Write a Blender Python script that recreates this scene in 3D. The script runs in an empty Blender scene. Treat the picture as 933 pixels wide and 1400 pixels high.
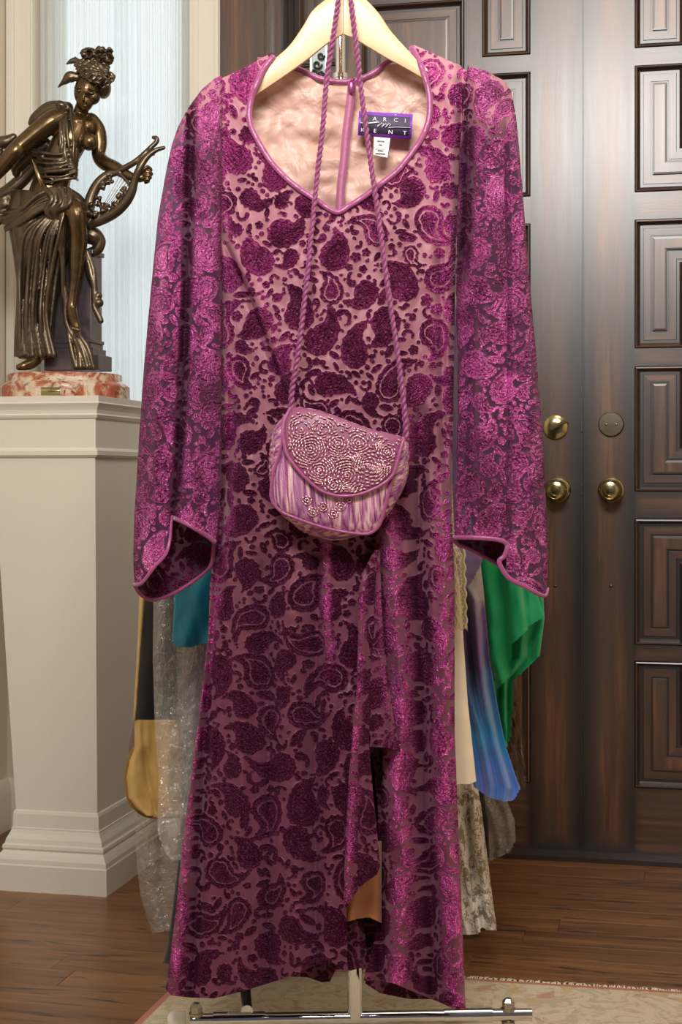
import bpy, bmesh, math, random
import numpy as np
from mathutils import Vector, Matrix

# ------------------------------------------------------------------ camera, world, lights
F = 2100.0; CX = 466.5; HY = 650.0; HC = 0.93
SC = bpy.context.scene; COL = SC.collection
cam_d = bpy.data.cameras.new('camera'); cam = bpy.data.objects.new('camera', cam_d); COL.objects.link(cam)
cam_d.sensor_fit = 'VERTICAL'; cam_d.sensor_height = 36.0; cam_d.lens = F*36.0/1400.0
cam_d.shift_y = -(700-HY)/1400.0; cam_d.clip_start = 0.05
cam.location = (0, 0, HC); cam.rotation_euler = (math.pi/2, 0, 0)
SC.camera = cam
SC.view_settings.view_transform = 'Standard'; SC.view_settings.look = 'None'
SC.view_settings.gamma = 1; SC.view_settings.use_curve_mapping = False
SC.view_settings.exposure = -0.12
world = bpy.data.worlds.new('world'); SC.world = world; world.use_nodes = True
bgn = world.node_tree.nodes['Background']; bgn.inputs[0].default_value = (0.92, 0.93, 1.0, 1); bgn.inputs[1].default_value = 0.10
def area(name, loc, target, size, power, color, sy=None):
    l = bpy.data.lights.new(name, 'AREA'); l.energy = power; l.color = color
    l.shape = 'RECTANGLE'; l.size = size; l.size_y = sy or size
    o = bpy.data.objects.new(name, l); COL.objects.link(o); o.location = loc
    o.rotation_euler = (Vector(target)-Vector(loc)).to_track_quat('-Z', 'Y').to_euler()
    return o
area('softbox_light', (-0.12, 0.60, 2.48), (0.1, 3.0, 1.40), 1.0, 72, (1.0, 0.95, 0.90), 0.6)
area('ceiling_lamp_light', (0.5, 2.5, 2.66), (0.5, 2.7, 0), 0.7, 10, (1.0, 0.90, 0.78), 0.7)

# ------------------------------------------------------------------ helpers
def P(px, py, D): return Vector(((px-CX)/F*D, D, HC-(py-HY)/F*D))
TT = 0.2217; CT = 1/math.sqrt(1+TT*TT); ST = TT*CT
U = Vector((CT, -ST, 0)); W = Vector((ST, CT, 0)); O0 = Vector((0, 3.875, 0))
def R3(u, v, z): return O0 + U*u + W*v + Vector((0, 0, z))
def uz(px, py, v=0.0):                       # a point of the (turned) back wall seen at a pixel
    xp = (px-CX)/F; o = O0 + W*v
    Y = (o.y + TT*o.x)/(1+TT*xp); q = Vector((xp*Y, Y, 0))-O0
    return q.dot(U), HC-(py-HY)/F*Y
def lin(c): return tuple((v/12.92 if v <= .04045 else ((v+.055)/1.055)**2.4) for v in [x/255 for x in c])
def link(o, parent=None):
    COL.objects.link(o)
    if parent: o.parent = parent
    return o
def empty(name, loc, label, cat, group=None):
    o = bpy.data.objects.new(name, None); COL.objects.link(o); o.location = loc; o.empty_display_size = .05
    o['label'] = label; o['category'] = cat
    if group: o['group'] = group
    bpy.context.view_layer.update()
    return o
def tag(o, label, cat, group=None):
    o['label'] = label; o['category'] = cat
    if group: o['group'] = group
    return o
def mk(name, me, m=None, parent=None, smooth=True, kind=None):
    if m is not None:
        for x in (m if isinstance(m, (list, tuple)) else [m]): me.materials.append(x)
    if smooth: me.polygons.foreach_set('use_smooth', [True]*len(me.polygons))
    o = bpy.data.objects.new(name, me); COL.objects.link(o)
    if parent:
        o.parent = parent; o.matrix_parent_inverse = Matrix.Translation(-parent.matrix_world.translation) if parent.rotation_euler.x == 0 and parent.rotation_euler.y == 0 and parent.rotation_euler.z == 0 else parent.matrix_world.inverted()
    if kind: o['kind'] = kind
    return o
class MB:
    def __init__(s): s.v = []; s.f = []; s.mi = []
    def add(s, vs, fs, mi=0):
        b = len(s.v); s.v += [tuple(v) for v in vs]; s.f += [tuple(i+b for i in f) for f in fs]; s.mi += [mi]*len(fs); return s
    def box(s, o, ax, ay, az, mi=0):         # o corner, three edge vectors
        o, ax, ay, az = map(Vector, (o, ax, ay, az))
        vs = [o, o+ax, o+ax+ay, o+ay, o+az, o+ax+az, o+ax+ay+az, o+ay+az]
        fs = [(0,3,2,1),(4,5,6,7),(0,1,5,4),(1,2,6,5),(2,3,7,6),(3,0,4,7)]
        return s.add(vs, fs, mi)
    def tube(s, pts, r, n=12, mi=0, closed=False, cap=True, flat=1.0):
        pts = [Vector(p) for p in pts]; m = len(pts)
        rs = r if isinstance(r, (list, tuple)) else [r]*m
        nrm = None; rings = []
        for i in range(m):
            a = pts[i-1] if (i > 0 or closed) else pts[i]; c = pts[(i+1) % m] if (i < m-1 or closed) else pts[i]
            t = (c-a).normalized() if (c-a).length > 1e-9 else Vector((0,0,1))
            if nrm is None:
                nrm = t.cross(Vector((0,1,0)));
                if nrm.length < .1: nrm = t.cross(Vector((1,0,0)))
            nrm = (nrm - t*nrm.dot(t)).normalized(); b = t.cross(nrm)
            rings.append([pts[i] + (nrm*math.cos(2*math.pi*k/n) + b*math.sin(2*math.pi*k/n)*flat)*rs[i] for k in range(n)])
        vs = [v for rg in rings for v in rg]; fs = []
        for i in range(m if closed else m-1):
            j = (i+1) % m
            for k in range(n): fs.append((i*n+k, i*n+(k+1) % n, j*n+(k+1) % n, j*n+k))
        if cap and not closed: fs += [tuple(range(n))[::-1], tuple((m-1)*n+k for k in range(n))]
        return s.add(vs, fs, mi)
    def lathe(s, o, axis, prof, n=32, mi=0):  # prof: (radius, height along axis)
        o = Vector(o); ax = Vector(axis).normalized(); a = ax.cross(Vector((.3,.1,.9))).normalized(); b = ax.cross(a)
        vs = []; fs = []
        for r, h in prof:
            for k in range(n):
                t = 2*math.pi*k/n; vs.append(o+ax*h+(a*math.cos(t)+b*math.sin(t))*max(r, 1e-5))
        for i in range(len(prof)-1):
            for k in range(n): fs.append((i*n+k, i*n+(k+1) % n, (i+1)*n+(k+1) % n, (i+1)*n+k))
        fs += [tuple(range(n))[::-1], tuple((len(prof)-1)*n+k for k in range(n))]
        return s.add(vs, fs, mi)
    def ball(s, c, rx, ry=None, rz=None, n=14, mi=0, M=None):
        ry = ry or rx; rz = rz or rx; vs = []; fs = []; c = Vector(c)
        for i in range(n+1):
            a = math.pi*i/n
            for k in range(2*n):
                t = math.pi*k/n; p = Vector((rx*math.sin(a)*math.cos(t), ry*math.sin(a)*math.sin(t), rz*math.cos(a)))
                vs.append(c + (M @ p if M else p))
        for i in range(n):
            for k in range(2*n): fs.append((i*2*n+k, (i+1)*2*n+k, (i+1)*2*n+(k+1) % (2*n), i*2*n+(k+1) % (2*n)))
        return s.add(vs, fs, mi)
    def mesh(s, name='m'):
        me = bpy.data.meshes.new(name); me.from_pydata(s.v, [], s.f); me.polygons.foreach_set('material_index', s.mi)
        me.validate(); me.update(); return me
    def build(s, name, m, parent=None, smooth=True, kind=None, autosmooth=None):
        me = s.mesh(name)
        if smooth == 'fix':
            bm = bmesh.new(); bm.from_mesh(me); bmesh.ops.recalc_face_normals(bm, faces=bm.faces); bm.to_mesh(me); bm.free()
        o = mk(name, me, m, parent, bool(smooth), kind)
        if autosmooth is not None and smooth: me.set_sharp_from_angle(angle=math.radians(autosmooth))
        return o
def catmull(pts, n):
    pts = [np.array(p, float) for p in pts]; out = []
    for i in range(len(pts)-1):
        p0 = pts[max(i-1, 0)]; p1 = pts[i]; p2 = pts[i+1]; p3 = pts[min(i+2, len(pts)-1)]
        for k in range(n):
            t = k/n; out.append(.5*((2*p1)+(-p0+p2)*t+(2*p0-5*p1+4*p2-p3)*t*t+(-p0+3*p1-3*p2+p3)*t**3))
    out.append(pts[-1]); return out
def inpoly(X, Y, poly):
    ins = np.zeros(X.shape, bool); n = len(poly)
    for i in range(n):
        x1, y1 = poly[i]; x2, y2 = poly[(i+1) % n]
        if y1 == y2: continue
        c = ((Y < y1) != (Y < y2)) & (X < (x2-x1)*(Y-y1)/(y2-y1)+x1)
        ins ^= c
    return ins
def fx(tab, y):                              # x as a function of y, table of (x, y)
    return np.interp(y, [t[1] for t in tab], [t[0] for t in tab])
def grid_obj(name, X, Y, D, mask, m, parent=None, attrs=None, kind=None):
    """X, Y pixels, D depth (nr x nc); faces where all four corners are in mask"""
    nr, nc = X.shape
    V = np.stack([(X-CX)/F*D, D, HC-(Y-HY)/F*D], -1).reshape(-1, 3)
    fm = mask[:-1,:-1] & mask[1:,:-1] & mask[:-1,1:] & mask[1:,1:]
    idx = np.arange(nr*nc).reshape(nr, nc)
    q = np.stack([idx[:-1,:-1][fm], idx[1:,:-1][fm], idx[1:,1:][fm], idx[:-1,1:][fm]], -1)
    used = np.zeros(nr*nc, bool); used[q.ravel()] = True
    remap = np.cumsum(used)-1; q = remap[q]; V = V[used]
    me = bpy.data.meshes.new(name); me.vertices.add(len(V)); me.vertices.foreach_set('co', V.astype(np.float32).ravel())
    me.loops.add(q.size); me.loops.foreach_set('vertex_index', q.astype(np.int32).ravel())
    me.polygons.add(len(q)); me.polygons.foreach_set('loop_start', np.arange(0, q.size, 4, dtype=np.int32))
    me.update(calc_edges=True)
    for k, a in (attrs or {}).items():
        at = me.attributes.new(k, 'FLOAT', 'POINT'); at.data.foreach_set('value', a.reshape(-1)[used].astype(np.float32))
    return mk(name, me, m, parent, True, kind)
rng = np.random.RandomState(7)
def vnoise(X, Y, sx, sy, seed):              # smooth value noise
    r = np.random.RandomState(seed).rand(64, 64)*2-1
    a = X/sx; b = Y/sy; i = np.floor(a).astype(int); j = np.floor(b).astype(int); fa = a-i; fb = b-j
    fa = fa*fa*(3-2*fa); fb = fb*fb*(3-2*fb); g = lambda u, v: r[v % 64, u % 64]
    return (g(i,j)*(1-fa)+g(i+1,j)*fa)*(1-fb)+(g(i,j+1)*(1-fa)+g(i+1,j+1)*fa)*fb

# ------------------------------------------------------------------ materials
class N:
    def __init__(s, name):
        s.m = bpy.data.materials.new(name); s.m.use_nodes = True; s.t = s.m.node_tree; s.t.nodes.clear()
        s.out = s.t.nodes.new('ShaderNodeOutputMaterial')
    def n(s, typ, **kw):
        nd = s.t.nodes.new('ShaderNode'+typ)
        for k, v in kw.items():
            if k.startswith('_'): setattr(nd, k[1:], v)
            else:
                key = k.replace('__', ' ')
                inp = nd.inputs[int(key[1:])] if (key[0] == 'i' and key[1:].isdigit()) else nd.inputs[key]
                if isinstance(v, bpy.types.NodeSocket): s.t.links.new(v, inp)
                else: inp.default_value = v
        return nd
    def mix(s, f, a, b, blend='MIX'):
        nd = s.t.nodes.new('ShaderNodeMix'); nd.data_type = 'RGBA'; nd.blend_type = blend
        for i, v in ((0, f), (6, a), (7, b)):
            if isinstance(v, bpy.types.NodeSocket): s.t.links.new(v, nd.inputs[i])
            else: nd.inputs[i].default_value = (v if i == 0 else (tuple(v)+(1,))[:4])
        return nd.outputs[2]
    def math(s, op, a, b=0.0, c=None):
        nd = s.t.nodes.new('ShaderNodeMath'); nd.operation = op
        for i, v in ((0, a), (1, b)) + (((2, c),) if c is not None else ()):
            if isinstance(v, bpy.types.NodeSocket): s.t.links.new(v, nd.inputs[i])
            else: nd.inputs[i].default_value = v
        return nd.outputs[0]
    def ramp(s, f, stops):
        nd = s.t.nodes.new('ShaderNodeValToRGB'); s.t.links.new(f, nd.inputs[0]); e = nd.color_ramp.elements
        while len(e) < len(stops): e.new(0.5)
        for el, (p, c) in zip(e, stops): el.position = p; el.color = (tuple(c)+(1,))[:4] if not isinstance(c, (int, float)) else (c, c, c, 1)
        return nd.outputs[0]
    def coord(s, which='Object', scale=(1,1,1)):
        tc = s.n('TexCoord'); mp = s.n('Mapping', Vector=tc.outputs[which], Scale=scale); return mp.outputs[0]
    def noise(s, vec, scale, detail=3, rough=.5, dist=0):
        return s.n('TexNoise', Vector=vec, Scale=scale, Detail=detail, Roughness=rough, Distortion=dist).outputs[0]
    def attr(s, name): return s.n('Attribute', _attribute_name=name).outputs['Fac']
    def bump(s, h, strength=.3, dist=.001):
        return s.n('Bump', Height=h, Strength=strength, Distance=dist).outputs[0]
    def pbr(s, **kw): return s.n('BsdfPrincipled', **kw)
    def done(s, sh):
        s.t.links.new(sh.outputs[0] if not isinstance(sh, bpy.types.NodeSocket) else sh, s.out.inputs[0]); return s.m
def c4(c): return lin(c)+(1,)
def simple(name, rgb, rough=.5, metal=0, nscale=None, bstr=.15, bdist=.0008, var=.08, **kw):
    k = N(name); v = k.coord()
    f = k.noise(v, nscale or 20)
    col = k.mix(f, lin([x*(1-var) for x in rgb]), lin([min(255, x*(1+var)) for x in rgb]))
    return k.done(k.pbr(Base__Color=col, Roughness=rough, Metallic=metal, Normal=k.bump(f, bstr, bdist), **kw))

M_wall = simple('wall_paint', (226,214,196), .6, nscale=160, var=.01, bstr=.05)
M_trim = simple('trim_paint', (232,226,212), .38, nscale=60, var=.01, bstr=.03)
M_ceil = simple('ceiling_paint', (236,232,224), .8)
M_col = simple('column_paint', (222,217,203), .36, nscale=90, var=.012, bstr=.05)
M_chrome = simple('chrome', (225,225,228), .10, 1, nscale=30, var=.03, bstr=.01)
M_steel = simple('zinc_steel', (185,178,165), .28, 1, nscale=200)
M_whiteplastic = simple('white_plastic', (235,232,220), .35)
M_brass = simple('antique_brass', (172,158,118), .22, 1, nscale=80, bstr=.02)
M_pewter = simple('dark_pewter', (112,104,92), .33, 1, nscale=80, bstr=.02)
M_black = simple('black_rubber', (22,22,24), .5)

def wood_door():
    k = N('dark_stained_wood'); tc = k.n('TexCoord')
    uv = k.n('Mapping', Vector=tc.outputs['UV'], Scale=(42, 2.2, 1)).outputs[0]
    n1 = k.noise(uv, 1.0, 5, .6, .3)
    n2 = k.noise(k.n('Mapping', Vector=tc.outputs['UV'], Scale=(9, 1.6, 1)).outputs[0], 1.0, 3, .5)
    n3 = k.noise(k.n('Mapping', Vector=tc.outputs['UV'], Scale=(300, 14, 1)).outputs[0], 1.0, 3, .6)
    base = k.ramp(n1, [(.28, lin((44,28,20))), (.5, lin((94,59,36))), (.72, lin((150,98,58)))])
    base = k.mix(k.ramp(n2, [(.38, 0), (.62, 1)]), base, lin((76,58,50)))
    e = k.attr('edge')
    col = k.mix(e, base, lin((26,20,20)))
    col = k.mix(k.ramp(n3, [(.3, .35), (.5, 0)]), col, lin((30,22,20)))
    rg = k.math('MULTIPLY_ADD', n1, .12, .24)
    return k.done(k.pbr(Base__Color=col, Roughness=rg, Specular__IOR__Level=.65, Coat__Weight=.9, Coat__Roughness=.40, Normal=k.bump(n3, .12, .0006)))
M_door = wood_door()
def floor_wood():
    k = N('oak_floor'); oi = k.n('ObjectInfo'); tc = k.n('TexCoord')
    off = k.n('CombineXYZ', X=k.math('MULTIPLY', oi.outputs['Random'], 37.0), Y=k.math('MULTIPLY', oi.outputs['Random'], 91.0)).outputs[0]
    v = k.n('VectorMath', _operation='ADD', i0=tc.outputs['UV'], i1=off).outputs[0]
    g = k.noise(k.n('Mapping', Vector=v, Scale=(2.2, 34, 1)).outputs[0], 1.0, 6, .62, 1.1)
    s = k.noise(k.n('Mapping', Vector=v, Scale=(5, 260, 1)).outputs[0], 1.0, 4, .6, .4)
    kn = k.noise(k.n('Mapping', Vector=v, Scale=(3.0, 22, 1)).outputs[0], 1.0, 3, .5, 2.4)
    col = k.ramp(g, [(.25, lin((72,44,24))), (.45, lin((116,76,42))), (.62, lin((134,91,52))), (.8, lin((148,104,62)))])
    col = k.mix(k.math('MULTIPLY', k.ramp(s, [(.32, 1), (.46, 0)]), .55), col, lin((50,30,19)))
    col = k.mix(k.math('MULTIPLY', k.ramp(kn, [(.33, 1), (.41, 0)]), .85), col, lin((30,19,13)))
    b = k.math('MULTIPLY_ADD', oi.outputs['Random'], .25, .85)
    col = k.n('HueSaturation', Color=col, Value=b).outputs[0]
    return k.done(k.pbr(Base__Color=col, Roughness=k.math('MULTIPLY_ADD', s, .2, .22), Normal=k.bump(s, .1, .0006)))
M_floor = floor_wood()

# --- velvet devore: 'pile' = velvet, else sheer ground
def devore(name, ground, sheer, base_sheen, dark, light, hi):
    k = N(name); v = k.coord()
    pile = k.ramp(k.attr('pile'), [(.35, 0), (.6, 1)]); gr = k.attr('groove'); under_falloff = k.attr('under')
    fine = k.noise(v, 900, 2, .7); mid = k.noise(v, 300, 3, .65, .6); big = k.noise(v, 30, 3, .6)
    fibre = k.n('TexVoronoi', Vector=v, Scale=380.0).outputs['Distance']
    # highlights painted into the pressed pile's colour and gloss: ridges, shoulders, unlined sleeves
    cr = k.math('ADD', k.attr('painted_sheen'), base_sheen)
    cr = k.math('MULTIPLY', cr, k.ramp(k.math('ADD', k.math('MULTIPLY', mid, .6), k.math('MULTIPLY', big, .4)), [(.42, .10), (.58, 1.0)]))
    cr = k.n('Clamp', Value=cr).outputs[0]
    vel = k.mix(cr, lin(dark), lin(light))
    vel = k.mix(k.math('MULTIPLY', gr, .8), vel, lin((34,3,22)))
    spk = k.n('TexVoronoi', Vector=v, Scale=520.0).outputs['Color']; spr = k.n('SeparateColor', Color=spk).outputs[0]
    vel = k.mix(k.math('MULTIPLY', k.ramp(spr, [(.84, 0), (.90, .8)]), k.math('MULTIPLY_ADD', cr, .85, .12)), vel, lin((226,132,196)))  # sparkle glints painted as pale specks in the pile colour
    h = k.math('ADD', k.math('MULTIPLY', mid, 1.8), k.math('ADD', k.math('MULTIPLY', fibre, .8), k.math('MULTIPLY', gr, -1.0)))
    nb = k.bump(h, 1.0, .0036)
    pb = k.pbr(Base__Color=vel, Roughness=.6, Sheen__Weight=.12, Sheen__Roughness=.35, Sheen__Tint=c4(hi), Specular__IOR__Level=.08, Normal=nb)
    gl = k.n('BsdfAnisotropic', Color=c4(hi), Roughness=k.math('MULTIPLY_ADD', fine, .22, .14), Normal=nb)
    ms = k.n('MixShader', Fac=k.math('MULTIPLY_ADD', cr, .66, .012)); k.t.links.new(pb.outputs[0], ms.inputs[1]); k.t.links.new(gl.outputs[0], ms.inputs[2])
    weave = k.noise(v, 1500, 1, .5)
    gc = k.mix(weave, lin([x*.93 for x in ground]), lin([min(255, x*1.06) for x in ground]))
    gc = k.mix(under_falloff, gc, lin((190,132,142)))  # paler lining tone; on the body it also paints light falloff
    gd = k.pbr(Base__Color=gc, Roughness=.5, Sheen__Weight=.2, Sheen__Tint=c4((255,190,220)), Specular__IOR__Level=.3, Normal=k.bump(weave, .15, .0003))
    if sheer > 0:
        tr = k.n('BsdfTransparent', Color=c4((205,150,190)))
        tl = k.n('BsdfTranslucent', Color=gc)
        m1 = k.n('MixShader', Fac=.2); k.t.links.new(gd.outputs[0], m1.inputs[1]); k.t.links.new(tl.outputs[0], m1.inputs[2])
        m2 = k.n('MixShader', Fac=sheer); k.t.links.new(m1.outputs[0], m2.inputs[1]); k.t.links.new(tr.outputs[0], m2.inputs[2]); gd = m2
    fin = k.n('MixShader', Fac=pile); k.t.links.new(gd.outputs[0], fin.inputs[1]); k.t.links.new(ms.outputs[0], fin.inputs[2])
    return k.done(fin)
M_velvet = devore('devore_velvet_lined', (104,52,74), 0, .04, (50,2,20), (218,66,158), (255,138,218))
M_velvet_s = devore('devore_velvet_unlined', (84,42,74), .12, .10, (58,5,32), (236,92,184), (255,158,226))  # sleeve pile gets a brighter painted highlight
def satin(name, rgb, rough=.34, wr=.35, sc=14, sheen=.3, **kw):
    k = N(name); v = k.coord(); n = k.noise(v, sc, 3, .55, .6); w = k.noise(v, 900, 1)
    col = k.mix(n, lin([x*.93 for x in rgb]), lin([min(255, x*1.05) for x in rgb]))
    b = k.bump(n, wr, .012); 
    b2 = k.n('Bump', Height=w, Strength=.12, Distance=.0003, Normal=b).outputs[0]
    return k.done(k.pbr(Base__Color=col, Roughness=rough, Sheen__Weight=sheen, Normal=b2, **kw))
M_lining = satin('peach_lining', (216,174,158), .45, .8, 18)
M_lining_tan = satin('tan_lining', (196,128,84), .35, .3, 10)
M_bind = satin('mauve_binding', (158,72,124), .34, .15, 60)
M_cord = satin('mauve_cord', (140,62,110), .45, .2, 90)
M_tape = satin('zip_tape', (178,100,138), .5, .1, 80)

# ------------------------------------------------------------------ room shell
def structure(o): o['kind'] = 'structure'; return o
def rbox(mb, u0, u1, v0, v1, z0, z1, mi=0):
    return mb.box(R3(u0, v0, z0), U*(u1-u0), W*(v1-v0), Vector((0,0,z1-z0)), mi)
uL, _ = uz(10, 650); ZC = 2.75; UR = 2.2; VF = -4.6
uw0, _ = uz(48, 650); uw1, _ = uz(262, 650); uc1, _ = uz(304, 650)
zw0 = .98; zw1 = 2.45
uD0, _ = uz(375, 650); uSeam, _ = uz(796, 650); DW = uSeam - uz(386, 650)[0]; uD1 = uSeam + DW; ZD = 2.46
# floor
fl = structure(bpy.data.objects.new('floor', None)); COL.objects.link(fl); fl.location = (0, 3, 0)
bpy.context.view_layer.update()
MB().box(R3(uL-.1, VF, -.06), U*(UR-uL+.2), W*(-VF+.1), Vector((0,0,.055))).build('subfloor', M_floor, fl, False)
PW = 0.0885; random.seed(5); cache = {}
vrow = -0.012
while vrow > -2.75:
    u = uL + .02 - random.random()*.9
    while u < 1.55:
        L = random.choice((.62, .86, 1.1, 1.35)); u0 = max(u, uL+.004); u1 = min(u+L, 1.6)
        if u1-u0 > .05:
            key = round(u1-u0, 3)
            if key not in cache:
                w = PW-.0005; l = key-.0005; b = .0004
                vs = [(0,0,-.005),(l,0,-.005),(l,w,-.005),(0,w,-.005),(0,0,-b),(l,0,-b),(l,w,-b),(0,w,-b),(b,b,0),(l-b,b,0),(l-b,w-b,0),(b,w-b,0)]
                fs = [(0,1,5,4),(1,2,6,5),(2,3,7,6),(3,0,4,7),(4,5,9,8),(5,6,10,9),(6,7,11,10),(7,4,8,11),(8,9,10,11)]
                me = bpy.data.meshes.new('plank'); me.from_pydata(vs, [], fs); me.materials.append(M_floor)
                uvl = me.uv_layers.new(name='uv')
                for lp in me.loops: uvl.data[lp.index].uv = vs[lp.vertex_index][:2]
                cache[key] = me
            o = bpy.data.objects.new('plank', cache[key]); COL.objects.link(o); o.parent = fl
            o.location = R3(u0, vrow-PW, 0) - fl.location; o.rotation_euler = (0, 0, math.atan2(U.y, U.x))
        u += L
    vrow -= PW
# back wall pieces around the window and the doors
wb = MB(); T = .12
rbox(wb, uL-.1, uw0, 0, T, 0, ZC); rbox(wb, uw0, uw1, 0, T, 0, zw0); rbox(wb, uw0, uw1, 0, T, zw1, ZC)
rbox(wb, uw1, uD0-.02, 0, T, 0, ZC); rbox(wb, uD0-.02, uD1+.03, 0, T, ZD, ZC); rbox(wb, uD1+.03, UR, 0, T, 0, ZC)
structure(wb.build('wall_back', M_wall, None, False))
structure(rbox(MB(), uL-.1, uL, VF, 0, 0, ZC).build('wall_left', M_wall, None, False))
structure(rbox(MB(), UR, UR+.1, VF, 0, 0, ZC).build('wall_right', M_wall, None, False))
structure(rbox(MB(), uL-.1, UR+.1, -2.4, T, ZC, ZC+.08).build('ceiling', M_ceil, None, False))
# exterior closing board behind the doors
structure(rbox(MB(), uD0-.05, uD1+.05, T, T+.03, 0, ZD).build('trim_3', M_black, None, False))
def molding(name, a, b, out, prof, m):       # profile (outset, height) swept from a to b
    mb = MB(); n = len(prof); vs = [Vector(a)+out*o+Vector((0,0,h)) for o, h in prof]+[Vector(b)+out*o+Vector((0,0,h)) for o, h in prof]
    fs = [(i, i+1, n+i+1, n+i) for i in range(n-1)] + [tuple(range(n)), tuple(range(2*n-1, n-1, -1))]
    mb.add(vs, fs); return structure(mb.build(name, m, None, 'fix', autosmooth=30))
bp = [(0,0),(.022,0),(.022,.095),(.017,.105),(.014,.118),(.006,.128),(0,.13)]
molding('baseboard_back', R3(uL, 0, 0), R3(uc1-.12, 0, 0), -W, bp, M_trim)
molding('baseboard_left', R3(uL, -2.6, 0), R3(uL, 0, 0), U, bp, M_trim)
# window: casing, sash, glass, sheer curtain
win = bpy.data.objects.new('window_1', None); COL.objects.link(win); win.location = R3((uw0+uw1)/2, 0, zw0); structure(win); bpy.context.view_layer.update()
def casing(name, u0, u1, z0, z1):
    mb = MB(); rbox(mb, u0, u1, -.016, 0, z0, z1)
    if z1-z0 > u1-u0: rbox(mb, u0+.012, u0+.024, -.022, -.016, z0, z1); rbox(mb, u1-.012, u1-.004, -.024, -.016, z0, z1)
    mb.build(name, M_trim, win, False)
casing('casing', uL+.004, uw0, zw0-.1, zw1+.08); casing('casing', uw1, uc1, 0.13, zw1+.08); casing('head_casing', uw0, uw1, zw1, zw1+.08); casing('window_sill', uw0, uw1, zw0-.04, zw0)
sb = MB()
for (a, b, z0, z1) in ((uw0, uw0+.05, zw0, zw1), (uw1-.05, uw1, zw0, zw1), (uw0, uw1, zw0, zw0+.06), (uw0, uw1, zw1-.06, zw1)):
    rbox(sb, a, b, .07, .10, z0, z1)
sb.build('sash', M_trim, win, False)
kg = N('window_glass'); M_glass = kg.done(kg.pbr(Base__Color=(.9,.97,1,1), Roughness=.03, Transmission__Weight=1.0, IOR=1.05))
for z0, z1 in ((zw0+.06, zw1-.06),):
    rbox(MB(), uw0+.05, uw1-.05, .083, .087, z0, z1).build('pane', M_glass, win, False)
kc = N('sheer_curtain_voile'); wv = kc.noise(kc.coord(), 1400, 1)
cc = kc.mix(wv, lin((222,226,224)), lin((238,240,238)))
cd = kc.n('BsdfDiffuse', Color=cc); ct = kc.n('BsdfTranslucent', Color=cc); cm = kc.n('MixShader', Fac=.42)
kc.t.links.new(cd.outputs[0], cm.inputs[1]); kc.t.links.new(ct.outputs[0], cm.inputs[2])
ctp = kc.n('BsdfTransparent'); cm2 = kc.n('MixShader', Fac=.10); kc.t.links.new(cm.outputs[0], cm2.inputs[1]); kc.t.links.new(ctp.outputs[0], cm2.inputs[2])
M_sheer = kc.done(cm2)
nu, nz = 420, 24; uu = np.linspace(uw0+.004, uw1-.004, nu); zz = np.linspace(zw1-.02, zw0+.01, nz)
UU, ZZ = np.meshgrid(uu, zz); s_ = (UU-uw0)/(uw1-uw0)
ph = s_*2*np.pi*17 + 1.6*np.sin(s_*9+ZZ*.4) + 1.1*np.sin(s_*23)
VV = .022 + .0075*np.sin(ph)*(.6+.4*np.sin(s_*14)) + .0025*np.sin(ph*2.3+ZZ)
V = np.array(O0)[None,None]+UU[...,None]*np.array(U)+VV[...,None]*np.array(W)+ZZ[...,None]*np.array((0,0,1.0))
mb = MB(); mb.add([tuple(v) for v in V.reshape(-1,3)], [(r*nu+c, (r+1)*nu+c, (r+1)*nu+c+1, r*nu+c+1) for r in range(nz-1) for c in range(nu-1)])
tag(mb.build('sheer_curtain', M_sheer), 'sheer white pleated curtain covering the window behind the bronze statue', 'curtain')
l_ = bpy.data.lights.new('daylight', 'AREA'); l_.energy = 16; l_.color = (.86, .95, 1.0); l_.shape = 'RECTANGLE'; l_.size = 1.2; l_.size_y = 1.5
lo = bpy.data.objects.new('daylight_outside', l_); COL.objects.link(lo); lo.location = R3((uw0+uw1)/2, .9, 1.9)
lo.rotation_euler = (-W+Vector((0,0,-.15))).to_track_quat('-Z', 'Y').to_euler()

# ------------------------------------------------------------------ doors
def offset_poly(poly, d):
    n = len(poly); out = []
    for i in range(n):
        p0, p1, p2 = (Vector(poly[i-1]), Vector(poly[i]), Vector(poly[(i+1) % n]))
        a = (p1-p0).normalized(); b = (p2-p1).normalized()
        na = Vector((-a.y, a.x)); nb = Vector((-b.y, b.x))      # inward for ccw
        out.append(p1 + na*d + nb*d)                            # right angles only
    return out
def ring_part(name, poly, prof, parent, grain=None, base_v=0.0):
    """prof: (inset, depth into the door, dark glaze). poly ccw in (u, z)"""
    n = len(poly); vs = []; ed = []; fs = []; uvs = []
    for ins, dep, e in prof:
        for q in offset_poly(poly, ins): vs.append((q.x, dep, q.y)); ed.append(e)
    for k in range(len(prof)-1):
        for i in range(n):
            j = (i+1) % n; fs.append((k*n+i, k*n+j, (k+1)*n+j, (k+1)*n+i))
            a, b = Vector(poly[i]), Vector(poly[j]); hor = abs(b.x-a.x) > abs(b.y-a.y)
            if grain: hor = grain == 'h'
            uvs += [((vs[x][2], vs[x][0]) if hor else (vs[x][0], vs[x][2])) for x in fs[-1]]
    fs.append(tuple((len(prof)-1)*n+i for i in range(n))); hor = grain == 'h'
    uvs += [((vs[x][2], vs[x][0]) if hor else (vs[x][0], vs[x][2])) for x in fs[-1]]
    W3 = [R3(x, base_v+d, z) for x, d, z in vs]
    me = bpy.data.meshes.new(name); me.from_pydata(W3, [], fs)
    uvl = me.uv_layers.new(name='uv'); r0, r1 = random.random()*9, random.random()*9
    for i, q in enumerate(uvs): uvl.data[i].uv = (q[0]+r0, q[1]+r1)
    at = me.attributes.new('edge', 'FLOAT', 'POINT'); at.data.foreach_set('value', ed)
    return mk(name, me, M_door, parent, False)
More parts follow.
